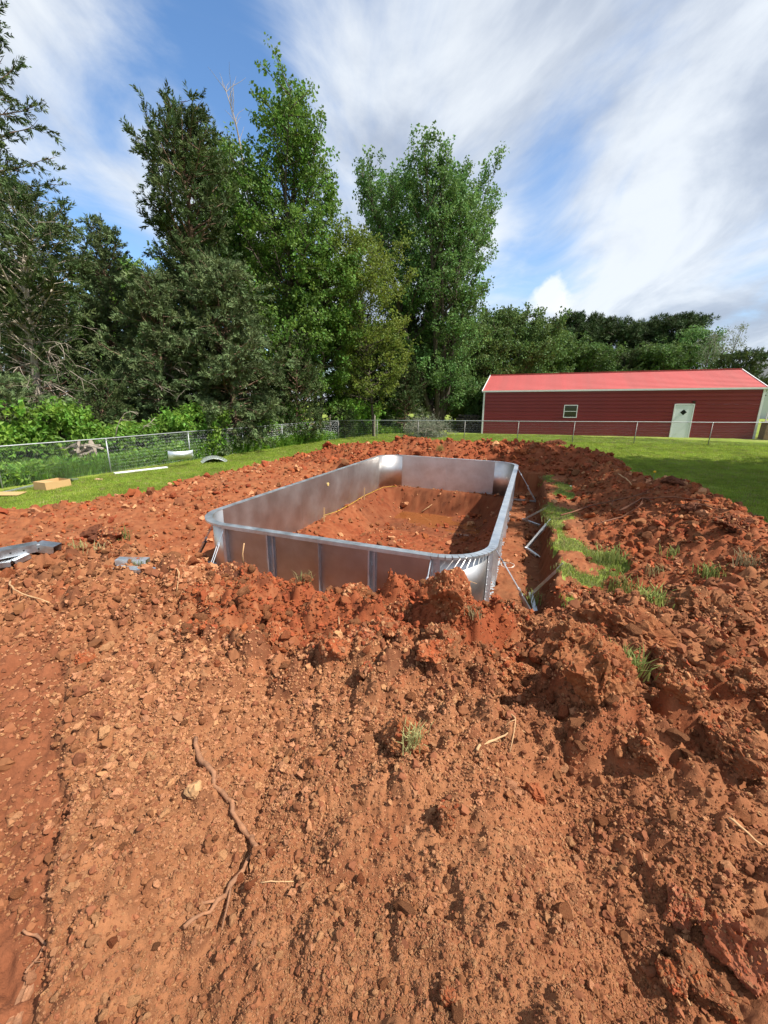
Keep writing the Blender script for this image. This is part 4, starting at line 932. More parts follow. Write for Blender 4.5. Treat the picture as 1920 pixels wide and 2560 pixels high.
for nm, mk_, args in (('gum', leaf_cluster, (13, .135, .115, .42)), ('maple', leaf_cluster, (13, .13, .11, .42)), ('yellowgreen', leaf_cluster, (12, .13, .10, .40)), ('olive', leaf_cluster, (14, .14, .12, .45)), ('bright', leaf_cluster, (11, .19, .11, .42, .9, .5)),
                      ('cedar', spray_cluster, (24, .20, .042, .34)), ('bluecedar', spray_cluster, (26, .20, .045, .34, .5)), ('pine', spray_cluster, (26, .26, .035, .22, .1, 1.1)), ('dusty', leaf_cluster, (12, .13, .06, .40))):
    SRC[nm] = [source('leaf_spray', *mk_(500+17*k+len(nm), *args), MAT[nm]) for k in range(4)]
def unit(v): return v/(np.linalg.norm(v)+1e-9)
def branch(rg, p0, d, L_, n=6, bend=0.0, jit=.12):
    P = [np.array(p0, float)]; d = unit(np.array(d, float)); st = L_/n
    for k in range(n):
        d = unit(d+np.array([0, 0, bend/n])+rg.normal(size=3)*jit*(1 if k else .3)); P.append(P[-1]+d*st)
    return np.array(P)
def tree(name, label, base, height, profile, src, seed, n_prim=70, elev=(.1, .9), bend=.4, start=.12, sec=3.0, twig=.30, tscale=1.0, trunk_r=.16, lean=(0, 0), bark='bark', group=None, stems=1, stem_spread=0.0, droop=0.0, wig=.015, cat='tree', keep_t=None, sec_len=.38, gap=.0, dead=0, bare_until=0.0):
    """a tapered trunk with limbs, secondary branches and leafy twigs filling an irregular crown"""
    rg = np.random.default_rng(seed); base = np.array(base, float)
    root = empty(name, base); tag(root, label, cat, group)
    wood = MB(); TP, TD, TS = [], [], []
    pt = np.array([q_[0] for q_ in profile]); pr_ = np.array([q_[1] for q_ in profile])
    def add_twigs(P, scale=1.0, dens=1.0):
        L_ = np.linalg.norm(np.diff(P, axis=0), axis=1).sum(); m = max(1, int(L_/twig*dens+rg.random()))
        t = rg.random(m)**.7*(len(P)-1.001); i = t.astype(int); f = (t-i)[:, None]
        q_ = P[i]*(1-f)+P[i+1]*f; dd = P[i+1]-P[i]; dd /= np.linalg.norm(dd, axis=1)[:, None]+1e-9
        TP.append(q_+rg.normal(size=(m, 3))*.06); TD.append(dd+rg.normal(size=(m, 3))*.55+np.array([0, 0, .15-droop])); TS.append(tscale*scale*rg.uniform(.7, 1.3, m))
    for s_ in range(stems):
        az0 = s_*2.4+rg.uniform(0, .6); off = np.array([math.cos(az0), math.sin(az0), 0])*stem_spread*(0 if stems == 1 else rg.uniform(.5, 1))
        hs = height*(1 if s_ == 0 else rg.uniform(.78, .98)); n = 14
        tz = np.linspace(0, 1, n+1); wob = np.cumsum(rg.normal(0, wig*height/4, (n+1, 2)), 0)*tz[:, None]**.5
        T = np.c_[lean[0]*tz**1.2+off[0]*tz**.75*1+wob[:, 0], lean[1]*tz**1.2+off[1]*tz**.75+wob[:, 1], tz*hs]; T[0, 2] = -.3
        tr = trunk_r*(1-.92*tz)**.9*(1 if stems == 1 else .7)+.012; tr[0] *= 1.35
        if trunk_r > 0: wood.tube(T, tr, 8)
        npm = n_prim//stems
        for k in range(npm):
            t = start+(1-start)*((k+rg.random())/npm)**.9; t = min(t, .985)
            i = int(t*n); f = t*n-i; p0 = T[i]*(1-f)+T[min(i+1, n)]*f
            az = k*2.399+rg.uniform(-.5, .5); R_ = np.interp(t, pt, pr_)*rg.uniform(.62, 1.12)*(1 if stems == 1 else .72)
            if gap and fbm(np.array([az*.8+seed]), np.array([t*5.]), seed, 2)[0] > gap: R_ *= .35
            el = elev[0]+(elev[1]-elev[0])*t+rg.normal(0, .12); d = np.array([math.cos(az)*math.cos(el), math.sin(az)*math.cos(el), math.sin(el)])
            Lb = max(.35, R_/max(.35, math.cos(el)*.95)); Lb = max(.3, min(Lb, (hs*1.0-p0[2]+.25)/max(.15, math.sin(min(1.5, el+bend*.45))))) if el > -.1 else Lb; B = branch(rg, p0, d, Lb, 6, bend, .10); B[:, 2] = np.minimum(B[:, 2], hs+.05*np.arange(7))
            r0 = min(tr[i]*.55, .018+.012*Lb); wood.tube(B, np.linspace(r0, .006, 7), 5, False)
            if t < bare_until: continue
            ns = max(2, int(Lb*sec))
            for j in range(ns):
                tt = .22+.78*(j+rg.random())/ns; tt = min(tt, .99); ii = int(tt*6); ff = tt*6-ii; q_ = B[ii]*(1-ff)+B[ii+1]*ff; bd = unit(B[ii+1]-B[ii])
                sd = unit(np.cross(bd, [0, 0, 1.])); sd = sd*rg.choice([-1, 1])*rg.uniform(.5, 1.1)+bd*rg.uniform(.4, .9)+np.array([0, 0, rg.normal(.10-droop*.5, .3)])
                ls = (Lb*sec_len*(1.15-tt*.7)+.28)*rg.uniform(.6, 1.2); S_ = branch(rg, q_, sd, ls, 3, .15-droop*.6, .16)
                wood.tube(S_, np.linspace(max(.007, r0*.4), .004, 4), 3, False); add_twigs(S_)
            add_twigs(B[3:], 1.0, .8)
        add_twigs(T[int(n*.8):], .9, 1.5)
    wood.build('trunk' if trunk_r > .03 else 'stems', MAT[bark], root, True)
    TP = np.vstack(TP); TD = np.vstack(TD); TS = np.concatenate(TS); ok_ = TP[:, 2] < height+.35; TP, TD, TS = TP[ok_], TD[ok_], TS[ok_]
    cr_o = scatter('crown', TP, euler_from_dir(TD, rg.uniform(0, 6.28, len(TP))), TS, SRC[src], rg, root); cr_o['kind'] = 'stuff'
    if dead:
        m = MB()
        for k in range(dead):
            t = rg.uniform(.18, .62); i = int(t*n); az = rg.uniform(-1.6, 1.2); B = branch(rg, T[i], [math.cos(az), math.sin(az), rg.uniform(-.1, .35)], rg.uniform(1.2, 3.0), 7, -.7, .16); m.tube(B, np.linspace(.028, .005, 8), 4, False)
            for j in range(7):
                ii = rg.integers(1, 7); C_ = branch(rg, B[ii], B[ii]-B[ii-1]+rg.normal(size=3)*.3, rg.uniform(.4, 1.3), 5, -.5, .2); m.tube(C_, np.linspace(.011, .003, 6), 3, False)
        m.build('dead_branch', MAT['dead'], root)
    return root
def gbase(u, Y, v=1080):
    p_ = at_y(u, v, Y); return (p_[0], Y, gz(p_[0], Y)) if math.hypot(p_[0], Y) < 50 else (p_[0], Y, float(natural(np.array([p_[0]]), np.array([Y]))[0]))
def htop(v, u, Y, b): return at_y(u, v, Y)[2]-b[2]
def lean_to(u, v, Y, b): return (at_y(u, v, Y)[0]-b[0], 0)
CON = [(0, .55), (.15, 1.0), (.35, .95), (.6, .75), (.85, .45), (1, .12)]
def prof(pts, R_): return [(a, b*R_) for a, b in pts]
# tall cedar with a reddish trunk
b = gbase(520, 22.0); tree('cedar_tree', 'tall dark cedar with reddish bare trunk showing through, left of the sweetgum', b, htop(300, 400, 22, b), [(0, 2.4), (.2, 2.7), (.35, 2.2), (.45, 1.6), (.6, 1.9), (.78, 2.1), (.9, 1.4), (1, .3)], 'cedar', 1, 165, (-.05, .85), .35, .10, 2.6, .20, 1.15, .26, lean_to(450, 300, 22, b), 'cedar_bark', droop=.12, gap=.35)
# sweetgum, the tallest
b = gbase(715, 26.0); tree('sweetgum_tree', 'tallest broadleaf tree, dark trunk and spire top, centre of the wood', b, htop(245, 740, 26, b), [(0, 3.2), (.2, 4.0), (.4, 4.3), (.55, 3.9), (.66, 3.0), (.75, 1.7), (.85, 1.1), (.94, .8), (1, .25)], 'gum', 2, 96, (.25, 1.05), .35, .12, 2.4, .26, 1.15, .30, lean_to(755, 245, 26, b), 'bark', gap=.28)
b = gbase(545, 28.5); tree('broadleaf_tree', 'light green broadleaf tree between the tall cedar and the sweetgum', b, htop(380, 540, 28.5, b), [(0, 2.5), (.3, 3.2), (.6, 3.4), (.8, 2.6), (.92, 1.6), (1, .4)], 'gum', 3, 80, (.2, 1.0), .4, .15, 2.4, .28, 1.2, .22, lean_to(555, 380, 28.5, b), 'bark', gap=.3)
# vase-shaped maple
b = gbase(1095, 34.0); tree('maple_tree', 'large vase-shaped maple with many upright stems right of the sweetgum', b, htop(385, 1090, 34, b), [(0, 3.6), (.2, 3.6), (.45, 3.9), (.7, 3.9), (.88, 2.6), (1, .5)], 'maple', 4, 220, (.45, 1.2), .45, .06, 2.2, .26, 1.25, .30, lean_to(1060, 385, 34, b), 'bark', stems=8, stem_spread=5.4, gap=.4)
# yellow-green tree
b = gbase(935, 28.0); tree('young_tree', 'yellow-green young tree in front of the maple', b, htop(610, 905, 28, b), [(0, 1.6), (.25, 2.6), (.5, 3.0), (.75, 2.6), (.9, 1.7), (1, .5)], 'yellowgreen', 5, 80, (.05, .9), .3, .14, 2.6, .24, 1.1, .09, (-1.2, 0), 'bark', gap=.35)
b = gbase(800, 27.0); tree('young_tree', 'leafy green tree filling the gap below the sweetgum on its right', b, htop(650, 800, 27, b), [(0, 1.4), (.3, 2.6), (.6, 3.0), (.85, 2.0), (1, .5)], 'gum', 6, 70, (.05, .9), .3, .1, 2.6, .24, 1.1, .12, (.2, 0), 'bark', gap=.35)
# junipers at the front of the wood
b = gbase(590, 20.5); tree('juniper_tree', 'broad blue-green juniper with drooping sprays in front of the sweetgum', b, htop(680, 590, 20.5, b), [(0, 2.0), (.2, 2.5), (.5, 2.4), (.75, 1.6), (1, .3)], 'bluecedar', 7, 120, (-.1, .8), .25, .03, 3.0, .17, 1.1, .16, (0, 0), 'cedar_bark', droop=.35, gap=.45)
b = gbase(420, 20.0); tree('juniper_tree', 'shaggy grey-green juniper below the tall cedar trunk', b, htop(700, 430, 20, b), [(0, 1.8), (.25, 2.4), (.5, 2.2), (.8, 1.2), (1, .3)], 'bluecedar', 8, 100, (-.1, .8), .2, .05, 2.8, .18, 1.1, .14, (0, 0), 'cedar_bark', droop=.35, gap=.35, dead=9)
b = gbase(310, 24.0); tree('cedar_tree', 'shorter cedar with pointed grey-green top left of the tall cedar', b, htop(575, 275, 24, b), prof(CON, 2.2), 'bluecedar', 9, 120, (-.05, .95), .35, .05, 2.6, .19, 1.1, .18, (0, 0), 'cedar_bark', droop=.2, gap=.4)
# left edge
b = gbase(95, 16.5); tree('cedar_tree', 'ragged cedar with pale forked trunk and dead grey branches at the left edge', b, htop(520, 60, 16.5, b), [(0, 1.1), (.25, .9), (.45, 1.4), (.6, 2.4), (.8, 2.3), (.93, 1.4), (1, .4)], 'cedar', 10, 110, (.0, .8), .2, .06, 2.8, .18, 1.0, .17, lean_to(70, 520, 16.5, b), 'pale_bark', droop=.25, gap=.30, dead=22, bare_until=.38)
xq = at_y(-95, 260, 17.5)[0]; b = (xq, 17.5, gz(xq, 17.5)); tree('cedar_tree', 'tall cedar at the left edge whose upper branch tips reach into the picture', b, 17.0, [(0, 1.0), (.4, 1.3), (.55, 1.8), (.75, 2.1), (.9, 1.6), (1, .4)], 'cedar', 11, 110, (.0, .7), .1, .35, 2.6, .20, 1.0, .2, (.0, 0), 'cedar_bark', droop=.35, gap=.30)
b = gbase(150, 21.5); tree('cedar_tree', 'dense cedar behind the ragged one at the left edge', b, htop(690, 150, 21.5, b), prof(CON, 2.3), 'cedar', 12, 110, (.0, .8), .3, .04, 2.6, .19, 1.1, .16, (0, 0), 'cedar_bark', droop=.2, gap=.4)
b = gbase(20, 14.6); tree('juniper_bush', 'low spreading juniper at the left edge behind the fence', b, 2.9, [(0, 1.9), (.4, 1.9), (.8, 1.2), (1, .4)], 'bluecedar', 13, 60, (.0, .8), .2, .02, 3.0, .17, 1.0, .05, (0, 0), 'cedar_bark', droop=.2, cat='bush')
b = gbase(265, 17.2); tree('juniper_bush', 'yellowish green juniper bush left of the shaggy juniper', b, 2.9, [(0, 1.0), (.4, 1.1), (.8, .7), (1, .3)], 'cedar', 14, 50, (.1, 1.0), .3, .02, 3.2, .16, .9, .05, (0, 0), 'cedar_bark', droop=.1, cat='bush')
# deeper in the wood
for i_, (u_, Y_, v_, k_, R_, lab) in enumerate(((40, 27, 660, 'cedar', 3.2, 'shadowy cedar deep in the wood at the far left'), (200, 30, 740, 'cedar', 3.2, 'shadowy cedar deep in the wood behind the pointed cedar'), (370, 31, 700, 'gum', 3.6, 'dark broadleaf tree deep behind the tall cedar'),
        (520, 34, 600, 'cedar', 3.4, 'dark cedar deep behind the light green tree'), (650, 33, 640, 'gum', 3.6, 'dark broadleaf tree deep behind the sweetgum'), (790, 35, 700, 'cedar', 3.2, 'dark cedar deep behind the gap right of the sweetgum'), (885, 36, 800, 'cedar', 2.6, 'dark low cedar deep behind the young tree'), (1000, 38, 760, 'cedar', 2.8, 'dark cedar deep behind the maple'), (1060, 46, 830, 'cedar', 4.0, 'dark low tree far behind the maple trunks'), (1130, 48, 840, 'gum', 4.2, 'dark low tree far behind, right of the maple trunks'), (950, 48, 830, 'gum', 4.2, 'dark low tree far behind the young tree'))):
    b = gbase(u_, Y_); tree('woodland_tree', lab, b, htop(v_, u_, Y_, b), prof([(0, .8), (.2, 1.0), (.6, .95), (.85, .6), (1, .2)], R_), k_, 40+i_, 64, (.05, .9), .3, .04, 1.8, .34, 1.9, .18, (0, 0), 'bark', group='trees deep in the wood')
b = gbase(1010, 31.5); tree('cedar_tree', 'small dark cedar at the foot of the maple', b, 4.4, prof(CON, 1.5), 'cedar', 60, 70, (0, .9), .3, .03, 2.8, .2, 1.0, .08, (0, 0), 'cedar_bark')
b = gbase(745, 23.8); tree('cedar_tree', 'small brownish cedar standing behind the light green shrubs near the birdhouse', b, 5.4, prof(CON, 1.7), 'cedar', 61, 70, (0, .9), .3, .03, 2.8, .2, 1.0, .08, (0, 0), 'cedar_bark')
b = gbase(880, 29.5); tree('cedar_tree', 'narrow brownish cedar below the yellow-green young tree', b, 6.2, prof(CON, 1.4), 'cedar', 62, 70, (0, .9), .3, .03, 2.8, .2, 1.0, .08, (0, 0), 'cedar_bark')
# behind the shed
b = gbase(1245, 43.0); tree('oak_tree', 'rounded olive-green oak behind the left end of the shed', b, htop(800, 1245, 43, b), [(0, 3.5), (.25, 5.0), (.55, 5.4), (.8, 4.0), (1, .9)], 'olive', 20, 80, (.1, .9), .35, .10, 2.0, .24, 1.45, .3, (0, 0), 'bark', gap=.45)
b = gbase(1170, 40.0); tree('broadleaf_tree', 'olive broadleaf tree between the maple and the shed', b, htop(840, 1165, 40, b), [(0, 2.4), (.3, 3.4), (.65, 3.4), (.9, 2.0), (1, .5)], 'olive', 21, 70, (.1, .9), .35, .05, 2.1, .25, 1.4, .2, (0, 0), 'bark', gap=.45)
PINE = [(0, .15), (.30, .25), (.45, .75), (.62, 1.0), (.80, .95), (.92, .62), (1, .18)]
for i_, (u_, v_, R_, Y_, lab) in enumerate(((1345, 835, 3.8, 54, 'dark pine behind the shed, first after the oak'), (1400, 800, 3.6, 56, 'dark pine with a spiky top behind the shed window'), (1482, 815, 4.4, 57, 'broad round-headed pine behind the middle of the shed'),
        (1562, 822, 2.8, 58, 'flat-topped pine with an open stem behind the shed'), (1638, 800, 3.9, 56, 'tall dome-headed pine behind the shed door'))):
    b = gbase(u_, Y_); tree('pine_tree', lab, b, htop(v_, u_, Y_, b), prof(PINE, R_), 'pine', 70+i_, 84, (.0, .75), .25, .25, 2.0, .30, 2.1, .3, (0, 0), 'bark', group='pines behind the shed', gap=.35)
for i_, (u_, v_, R_, Y_, k_, lab) in enumerate(((1440, 880, 4.0, 52, 'olive', 'low olive tree filling in below the pines left of the window'), (1545, 890, 4.0, 52, 'cedar', 'low dark tree filling in below the pines'), (1610, 880, 3.8, 51, 'olive', 'pale olive tree below the dome-headed pine'), (1690, 838, 3.2, 52, 'maple', 'bright green tree at the right end of the pines'), (1340, 855, 4.2, 48, 'olive', 'rounded olive tree in front of the first pine'))):
    b = gbase(u_, Y_); tree('broadleaf_tree', lab, b, htop(v_, u_, Y_, b), prof([(0, .7), (.3, 1.0), (.65, .95), (.88, .6), (1, .2)], R_), k_, 80+i_, 64, (.1, .95), .35, .06, 2.0, .27, 1.5, .2, (0, 0), 'bark', gap=.45)
b = gbase(1752, 46.0); tree('sapling', 'thin airy sapling against the sky behind the shed door', b, htop(822, 1762, 46, b), [(0, .8), (.4, 1.4), (.8, 1.6), (1, .5)], 'dusty', 90, 34, (.9, 1.35), .4, .35, 1.4, .5, 1.3, .07, (.4, 0), 'bark', stems=4, stem_spread=1.8)
b = gbase(1812, 40.0); tree('evergreen_shrub', 'dark evergreen shrub showing over the shed roof at the right', b, htop(893, 1812, 40, b), [(0, 2.0), (.5, 2.4), (.85, 1.6), (1, .5)], 'cedar', 91, 60, (.1, .8), .3, .2, 2.2, .28, 1.6, .1, (0, 0), 'bark', cat='shrub')
# the tree to the right of the frame whose shade lies on the lawn and the bank
tree('shade_tree', 'spreading tree right of the picture whose shade falls on the lawn', (17.0, 8.4, gz(17.0, 8.4)), 12.5, [(0, 2), (.3, 4.6), (.6, 5.4), (.85, 3.8), (1, 1)], 'maple', 92, 90, (.1, .9), .3, .28, 2.0, .30, 2.0, .3)

# ------------------------------------------------------------------ shrubs and ground cover
def shrub(name, label, base, h, R_, src, seed, n=34, sc=1.0, group=None, tw=.17):
    return tree(name, label, base, h, [(0, R_*.8), (.5, R_), (.85, R_*.7), (1, R_*.25)], src, seed, n, (.35, 1.1), .1, .03, 3.0, tw, sc, .022, (0, 0), 'bark', group, cat='shrub')
for i_, (u_, Y_, v_, h_, R_, k_, sc, lab) in enumerate(((150, 14.6, 1080, 1.75, 1.25, 'bright', 1.0, 'bright green broad-leaved bush behind the left fence near the stump'), (60, 13.6, 1090, 1.2, .9, 'bright', 1.0, 'low bright bush in the left corner behind the fence'), (270, 15.6, 1080, .9, .7, 'bright', .9, 'low leafy bush right of the stump behind the fence'),
        (505, 18.6, 1080, 1.7, 1.15, 'bright', .95, 'rounded bright bush in front of the blue-green juniper'), (440, 18.0, 1080, 1.3, .75, 'bright', .9, 'smaller bright bush left of the rounded one'), (725, 24.4, 1080, 1.7, 1.3, 'bright', .9, 'leafy bush behind the birdhouse'), (860, 28.4, 1080, 2.0, 1.2, 'bright', 1.0, 'light green bush behind the corner post'), (910, 29.5, 1080, 1.5, 1.0, 'bright', 1.0, 'light green bush beside the tall wooden post'),
        (975, 33.0, 1080, 1.6, 1.3, 'bright', 1.1, 'green bush below the maple left of the brush pile'), (345, 16.7, 1080, 1.0, .6, 'bright', .9, 'weedy bush beside the dead stick behind the fence'), (1160, 36, 1080, 2.2, 1.5, 'yellowgreen', 1.2, 'yellow-green bush left of the shed near the distant fence'), (1195, 34.0, 1080, 2.6, 1.2, 'olive', 1.2, 'olive bush against the left end of the shed'), (650, 22.6, 1080, 1.2, .9, 'bright', .9, 'low bush behind the fence near the birdhouse'))):
    b = gbase(u_, Y_, v_); shrub('leafy_shrub', lab, b, h_, R_, k_, 120+i_, 34, sc)
b = gbase(862, 27.1); shrub('dark_shrub', 'dark brownish shrub at the fence corner post', b, 1.45, .75, 'cedar', 140, 40, .8)
# brush pile
bq = at_z(1065, 1094, .5); bq = np.array([bq[0], bq[1], gz(bq[0], bq[1])]); bpile = empty('brush_pile', bq); tag(bpile, 'heap of cut branches with withered leaves on the lawn beyond the dirt', 'brush pile')
rg = np.random.default_rng(55); mb = MB(); TP = []; TD = []
for k in range(150):
    az = rg.uniform(0, 6.28); el = rg.uniform(-.1, 1.1); st = np.array([rg.normal(0, .5), rg.normal(0, .45), rg.uniform(.02, .7)]); B = branch(rg, st, [math.cos(az)*math.cos(el), math.sin(az)*math.cos(el), math.sin(el)], rg.uniform(.6, 1.35), 5, -.6, .2); B[:, 2] = np.clip(B[:, 2], .01, 1.9); mb.tube(B, np.linspace(.016, .005, 6), 4, False)
    TP.append(B[2:]+rg.normal(size=(4, 3))*.05); TD.append(rg.normal(size=(4, 3)))
mb.build('branches', MAT['dead'], bpile); TP = np.vstack(TP); o_ = scatter('withered_leaves', TP, euler_from_dir(np.vstack(TD), rg.uniform(0, 6, len(TP))), rg.uniform(.6, 1.0, len(TP)), SRC['dusty'], rg, bpile); o_['kind'] = 'stuff'
# rotten stump with split logs behind the left fence
p0 = gbase(214, 14.3); st_ = empty('rotten_stump', p0); tag(st_, 'weathered grey stump with a heap of split rotten wood behind the left fence', 'stump')
mb = MB(); mb.tube([[.1, 0, -.1], [.1, 0, .5], [.13, .0, .85], [.12, 0, 1.1]], [.20, .17, .13, .05], 7); mb.build('stump', MAT['dead'], st_, True)
rg = np.random.default_rng(56)
for k in range(40):
    c = np.array([rg.normal(-.1, .3), rg.normal(-.3, .12), .10+.85*rg.random()]); d = np.array([rg.normal(), rg.normal()*.4, rg.normal()*.3]); d = unit(d)*rg.uniform(.15, .35); m = MB(); m.bar(c-d, c+d, rg.uniform(.04, .09), rg.uniform(.03, .06)); m.build('split_log', MAT['dead'] if k % 3 else MAT['pale_bark'], st_)
def stick(name, label, P, r0, r1, mat, cat, forks=0, seed=0, n=5):
    rg = np.random.default_rng(900+seed); P = np.array(P, float); m = MB(); t = np.linspace(0, 1, len(P)); m.tube(P, (r0+(r1-r0)*t)*(1+.15*rg.normal(size=len(P))), n)
    for k in range(forks):
        i = rg.integers(1, len(P)-1); d = unit(unit(P[i+1]-P[i])+rg.normal(size=3)*.7); d[2] = abs(d[2])*.3; B = branch(rg, P[i], d, rg.uniform(.15, .4)*np.linalg.norm(P[-1]-P[0]), 4, -.3, .25); m.tube(B, np.linspace(r0*.5, r1*.4, 5), 4)
    return tag(m.build(name, mat, None, True), label, cat)
def px_curve(pts, Y): return [at_y(u, v, Y) for u, v in pts]
stick('dead_sapling', 'arching pale dead stem behind the left fence post', px_curve([(288, 1100), (292, 1072), (300, 1050), (312, 1034), (326, 1029), (345, 1034)], 14.6), .022, .006, MAT['pale_bark'], 'stem', 3, 1)
stick('fallen_limb', 'forked pale dead branch sticking up behind the left fence', px_curve([(350, 1082), (362, 1066), (375, 1058), (388, 1044)], 16.2), .022, .008, MAT['pale_bark'], 'branch', 6, 2)
dt_ = px_curve([(672, 1060), (655, 850), (630, 560), (600, 360), (588, 300), (572, 250), (560, 212)], 27.5); dt_[0][2] = gz(dt_[0][0], dt_[0][1]) - .2
m = MB(); m.tube(dt_, [.12, .10, .07, .05, .035, .022, .008], 6); rg = np.random.default_rng(31)
for k in range(16):
    i = 3+k % 3; f = rg.random(); q_ = np.array(dt_[i])*(1-f)+np.array(dt_[i+1])*f; B = branch(rg, q_, [rg.normal()*.5, rg.normal()*.5, 1.0], rg.uniform(.7, 1.8), 5, .2, .12); m.tube(B, np.linspace(.018, .005, 6), 4, False)
tag(m.build('dead_tree', MAT['dead'], None, True), 'bare grey dead tree whose twiggy top shows between cedar and sweetgum', 'tree')

# grass: short blades on the lawn, tall weeds behind the fence
def blades(seed, n, h, w, spread, lean=.5):
    rg = np.random.default_rng(seed); p_ = np.c_[rg.normal(0, spread, n), rg.normal(0, spread, n), np.zeros(n)-.005]; an = rg.uniform(0, 6.28, n); ln_ = rg.uniform(.1, 1, n)*lean; hh = h*rg.uniform(.5, 1.15, n)
    d = np.c_[np.cos(an), np.sin(an), 0*an]; s = np.c_[-np.sin(an), np.cos(an), 0*an]*w/2; up = np.array([0, 0, 1.])
    mid = p_+d*(hh*ln_*.35)[:, None]+up*(hh*.62)[:, None]; tip = p_+d*(hh*ln_)[:, None]+up*(hh*(1-.25*ln_))[:, None]
    V = np.stack([p_-s, p_+s, mid+s*.8, mid-s*.8, tip], 1).reshape(-1, 3); k = np.arange(n)[:, None]*5
    return V, [np.vstack([k+np.array([[3, 2, 4]])]), np.vstack([k+np.array([[0, 1, 2, 3]])])]
MAT['grass'] = leafmat('grass_blade', (.225, .305, .042), .3, .3, .02, .6); MAT['weed'] = leafmat('tall_weed', (.15, .29, .04), .35, .3, .02, .6); MAT['straw'] = leafmat('dry_grass', (.29, .25, .115), .25, .3, .03, .8); MAT['tuft'] = leafmat('tuft_grass', (.21, .26, .07), .3, .3, .03, .7)
GR = [source('grass', *blades(700+k, 16, .05, .006, .045), MAT['grass']) for k in range(4)]+[source('grass', *blades(710+k, 14, .05, .006, .045), MAT['straw']) for k in range(2)]+[source('grass', *blades(715+k, 14, .05, .006, .045), MAT['tuft']) for k in range(2)]+[source('grass', *blades(718, 14, .05, .006, .045), MAT['straw'])]
WD = [source('weed', *blades(720+k, 18, .55, .022, .10, .8), MAT['weed']) for k in range(3)]+[source('weed', *leaf_cluster(725+k, 14, .16, .09, .5, .9, .3), MAT['bright']) for k in range(2)]
rg = np.random.default_rng(77)
def lawn_grass():
    n = 420000; r = np.sqrt(rg.uniform(3.5**2, 30**2, n)); a = rg.uniform(math.radians(-52), math.radians(52), n); x = r*np.sin(a); y = r*np.cos(a)
    k = rg.random(n) < np.clip(7.5/r, 0, 1)**1.2; x, y = x[k], y[k]
    z, dirt = terrain(x, y); u, v = to_local(x, y)
    side = (x-(-3.1))*(-.905)+(y-26.5)*.425 > .3                    # behind the left fence
    k = ~dirt & ~side; x, y, z = x[k], y[k], z[k]; m = len(x); s = rg.uniform(.6, 1.25, m)*(1+.02*np.hypot(x, y))
    strip = (to_local(x, y)[0] > 4.9) & (to_local(x, y)[0] < 7) & (to_local(x, y)[1] < 9.5) & (to_local(x, y)[1] > -1); s = s*np.where(strip, 1.05, 1)
    idx = np.where(strip & (rg.random(m) < .75), rg.integers(6, 9, m), np.where(rg.random(m) < .93, rg.integers(0, 4, m), 4))
    o = scatter('lawn_grass', np.c_[x, y, z], np.c_[np.zeros(m), np.zeros(m), rg.uniform(0, 6.28, m)], s, GR, rg, None, idx); tag(o, 'short mown grass of the lawn around the dirt', 'grass', None, 'stuff'); return m
n_g = lawn_grass()
def weeds():
    n = 26000; t = rg.uniform(-.1, 1.25, n); q = 7*rg.random(n)**1.5+.15; x = -11.05+t*7.95-.905*q; y = 11.3+t*15.2+.425*q
    x2 = rg.uniform(-6, 8, 4000); y2 = rg.uniform(29, 40, 4000); k2 = (y2 > 31+.25*x2+2*fbm(x2*.5, y2*.5, 800, 2)+np.where(x2 > 1.5, 3.5, 0)); x = np.r_[x, x2[k2]]; y = np.r_[y, y2[k2]]
    k = fbm(x*.5, y*.5, 801, 2) > -.45; x, y = x[k], y[k]
    z = natural(x, y); m = len(x); s = rg.uniform(.45, 1.15, m)*(.8+.6*vnoise(x*.6, y*.6, 802)); o = scatter('tall_weeds', np.c_[x, y, z], np.c_[rg.normal(0, .15, m), rg.normal(0, .15, m), rg.uniform(0, 6.28, m)], s, WD, rg); tag(o, 'tall green weeds growing behind the left fence and along the wood', 'weeds', None, 'stuff')
weeds()
# ------------------------------------------------------------------ single clods, stones, roots and tufts
MAT['clod_dark'] = material('dark_moist_lump', (.10, .036, .020), .95, spec=.1, var=.3, vscale=9, var_col=(.17, .06, .03), bump=.012, bscale=50)
MAT['stone'] = material('pale_quartz_stone', (.45, .25, .115), .85, var=.15, vscale=20, bump=.004, bscale=60)
MAT['clod_pink'] = material('pinkish_red_clay', (.30, .105, .055), .9, spec=.12, var=.2, vscale=12, var_col=(.27, .085, .038), bump=.006, bscale=70)
def lump_mesh(seed, flat, sub=4):
    rg = np.random.default_rng(seed); V, F = rock(seed, sub, flat, .10, 12)
    # crumbly skin
    n_ = V/np.linalg.norm(V, axis=1)[:, None]; V0 = V.copy()
    for s_, a_ in ((2.6, .30), (6, .22), (13, .15), (26, .08)):
        q = V0*s_+seed*1.7; w_ = vnoise3(q, seed % 97); V = V+n_*(a_*(np.abs(w_)*-1.6+.25+.5*w_))[:, None]*.8
    return V, F
CLOD_P, CLOD_S = [], []
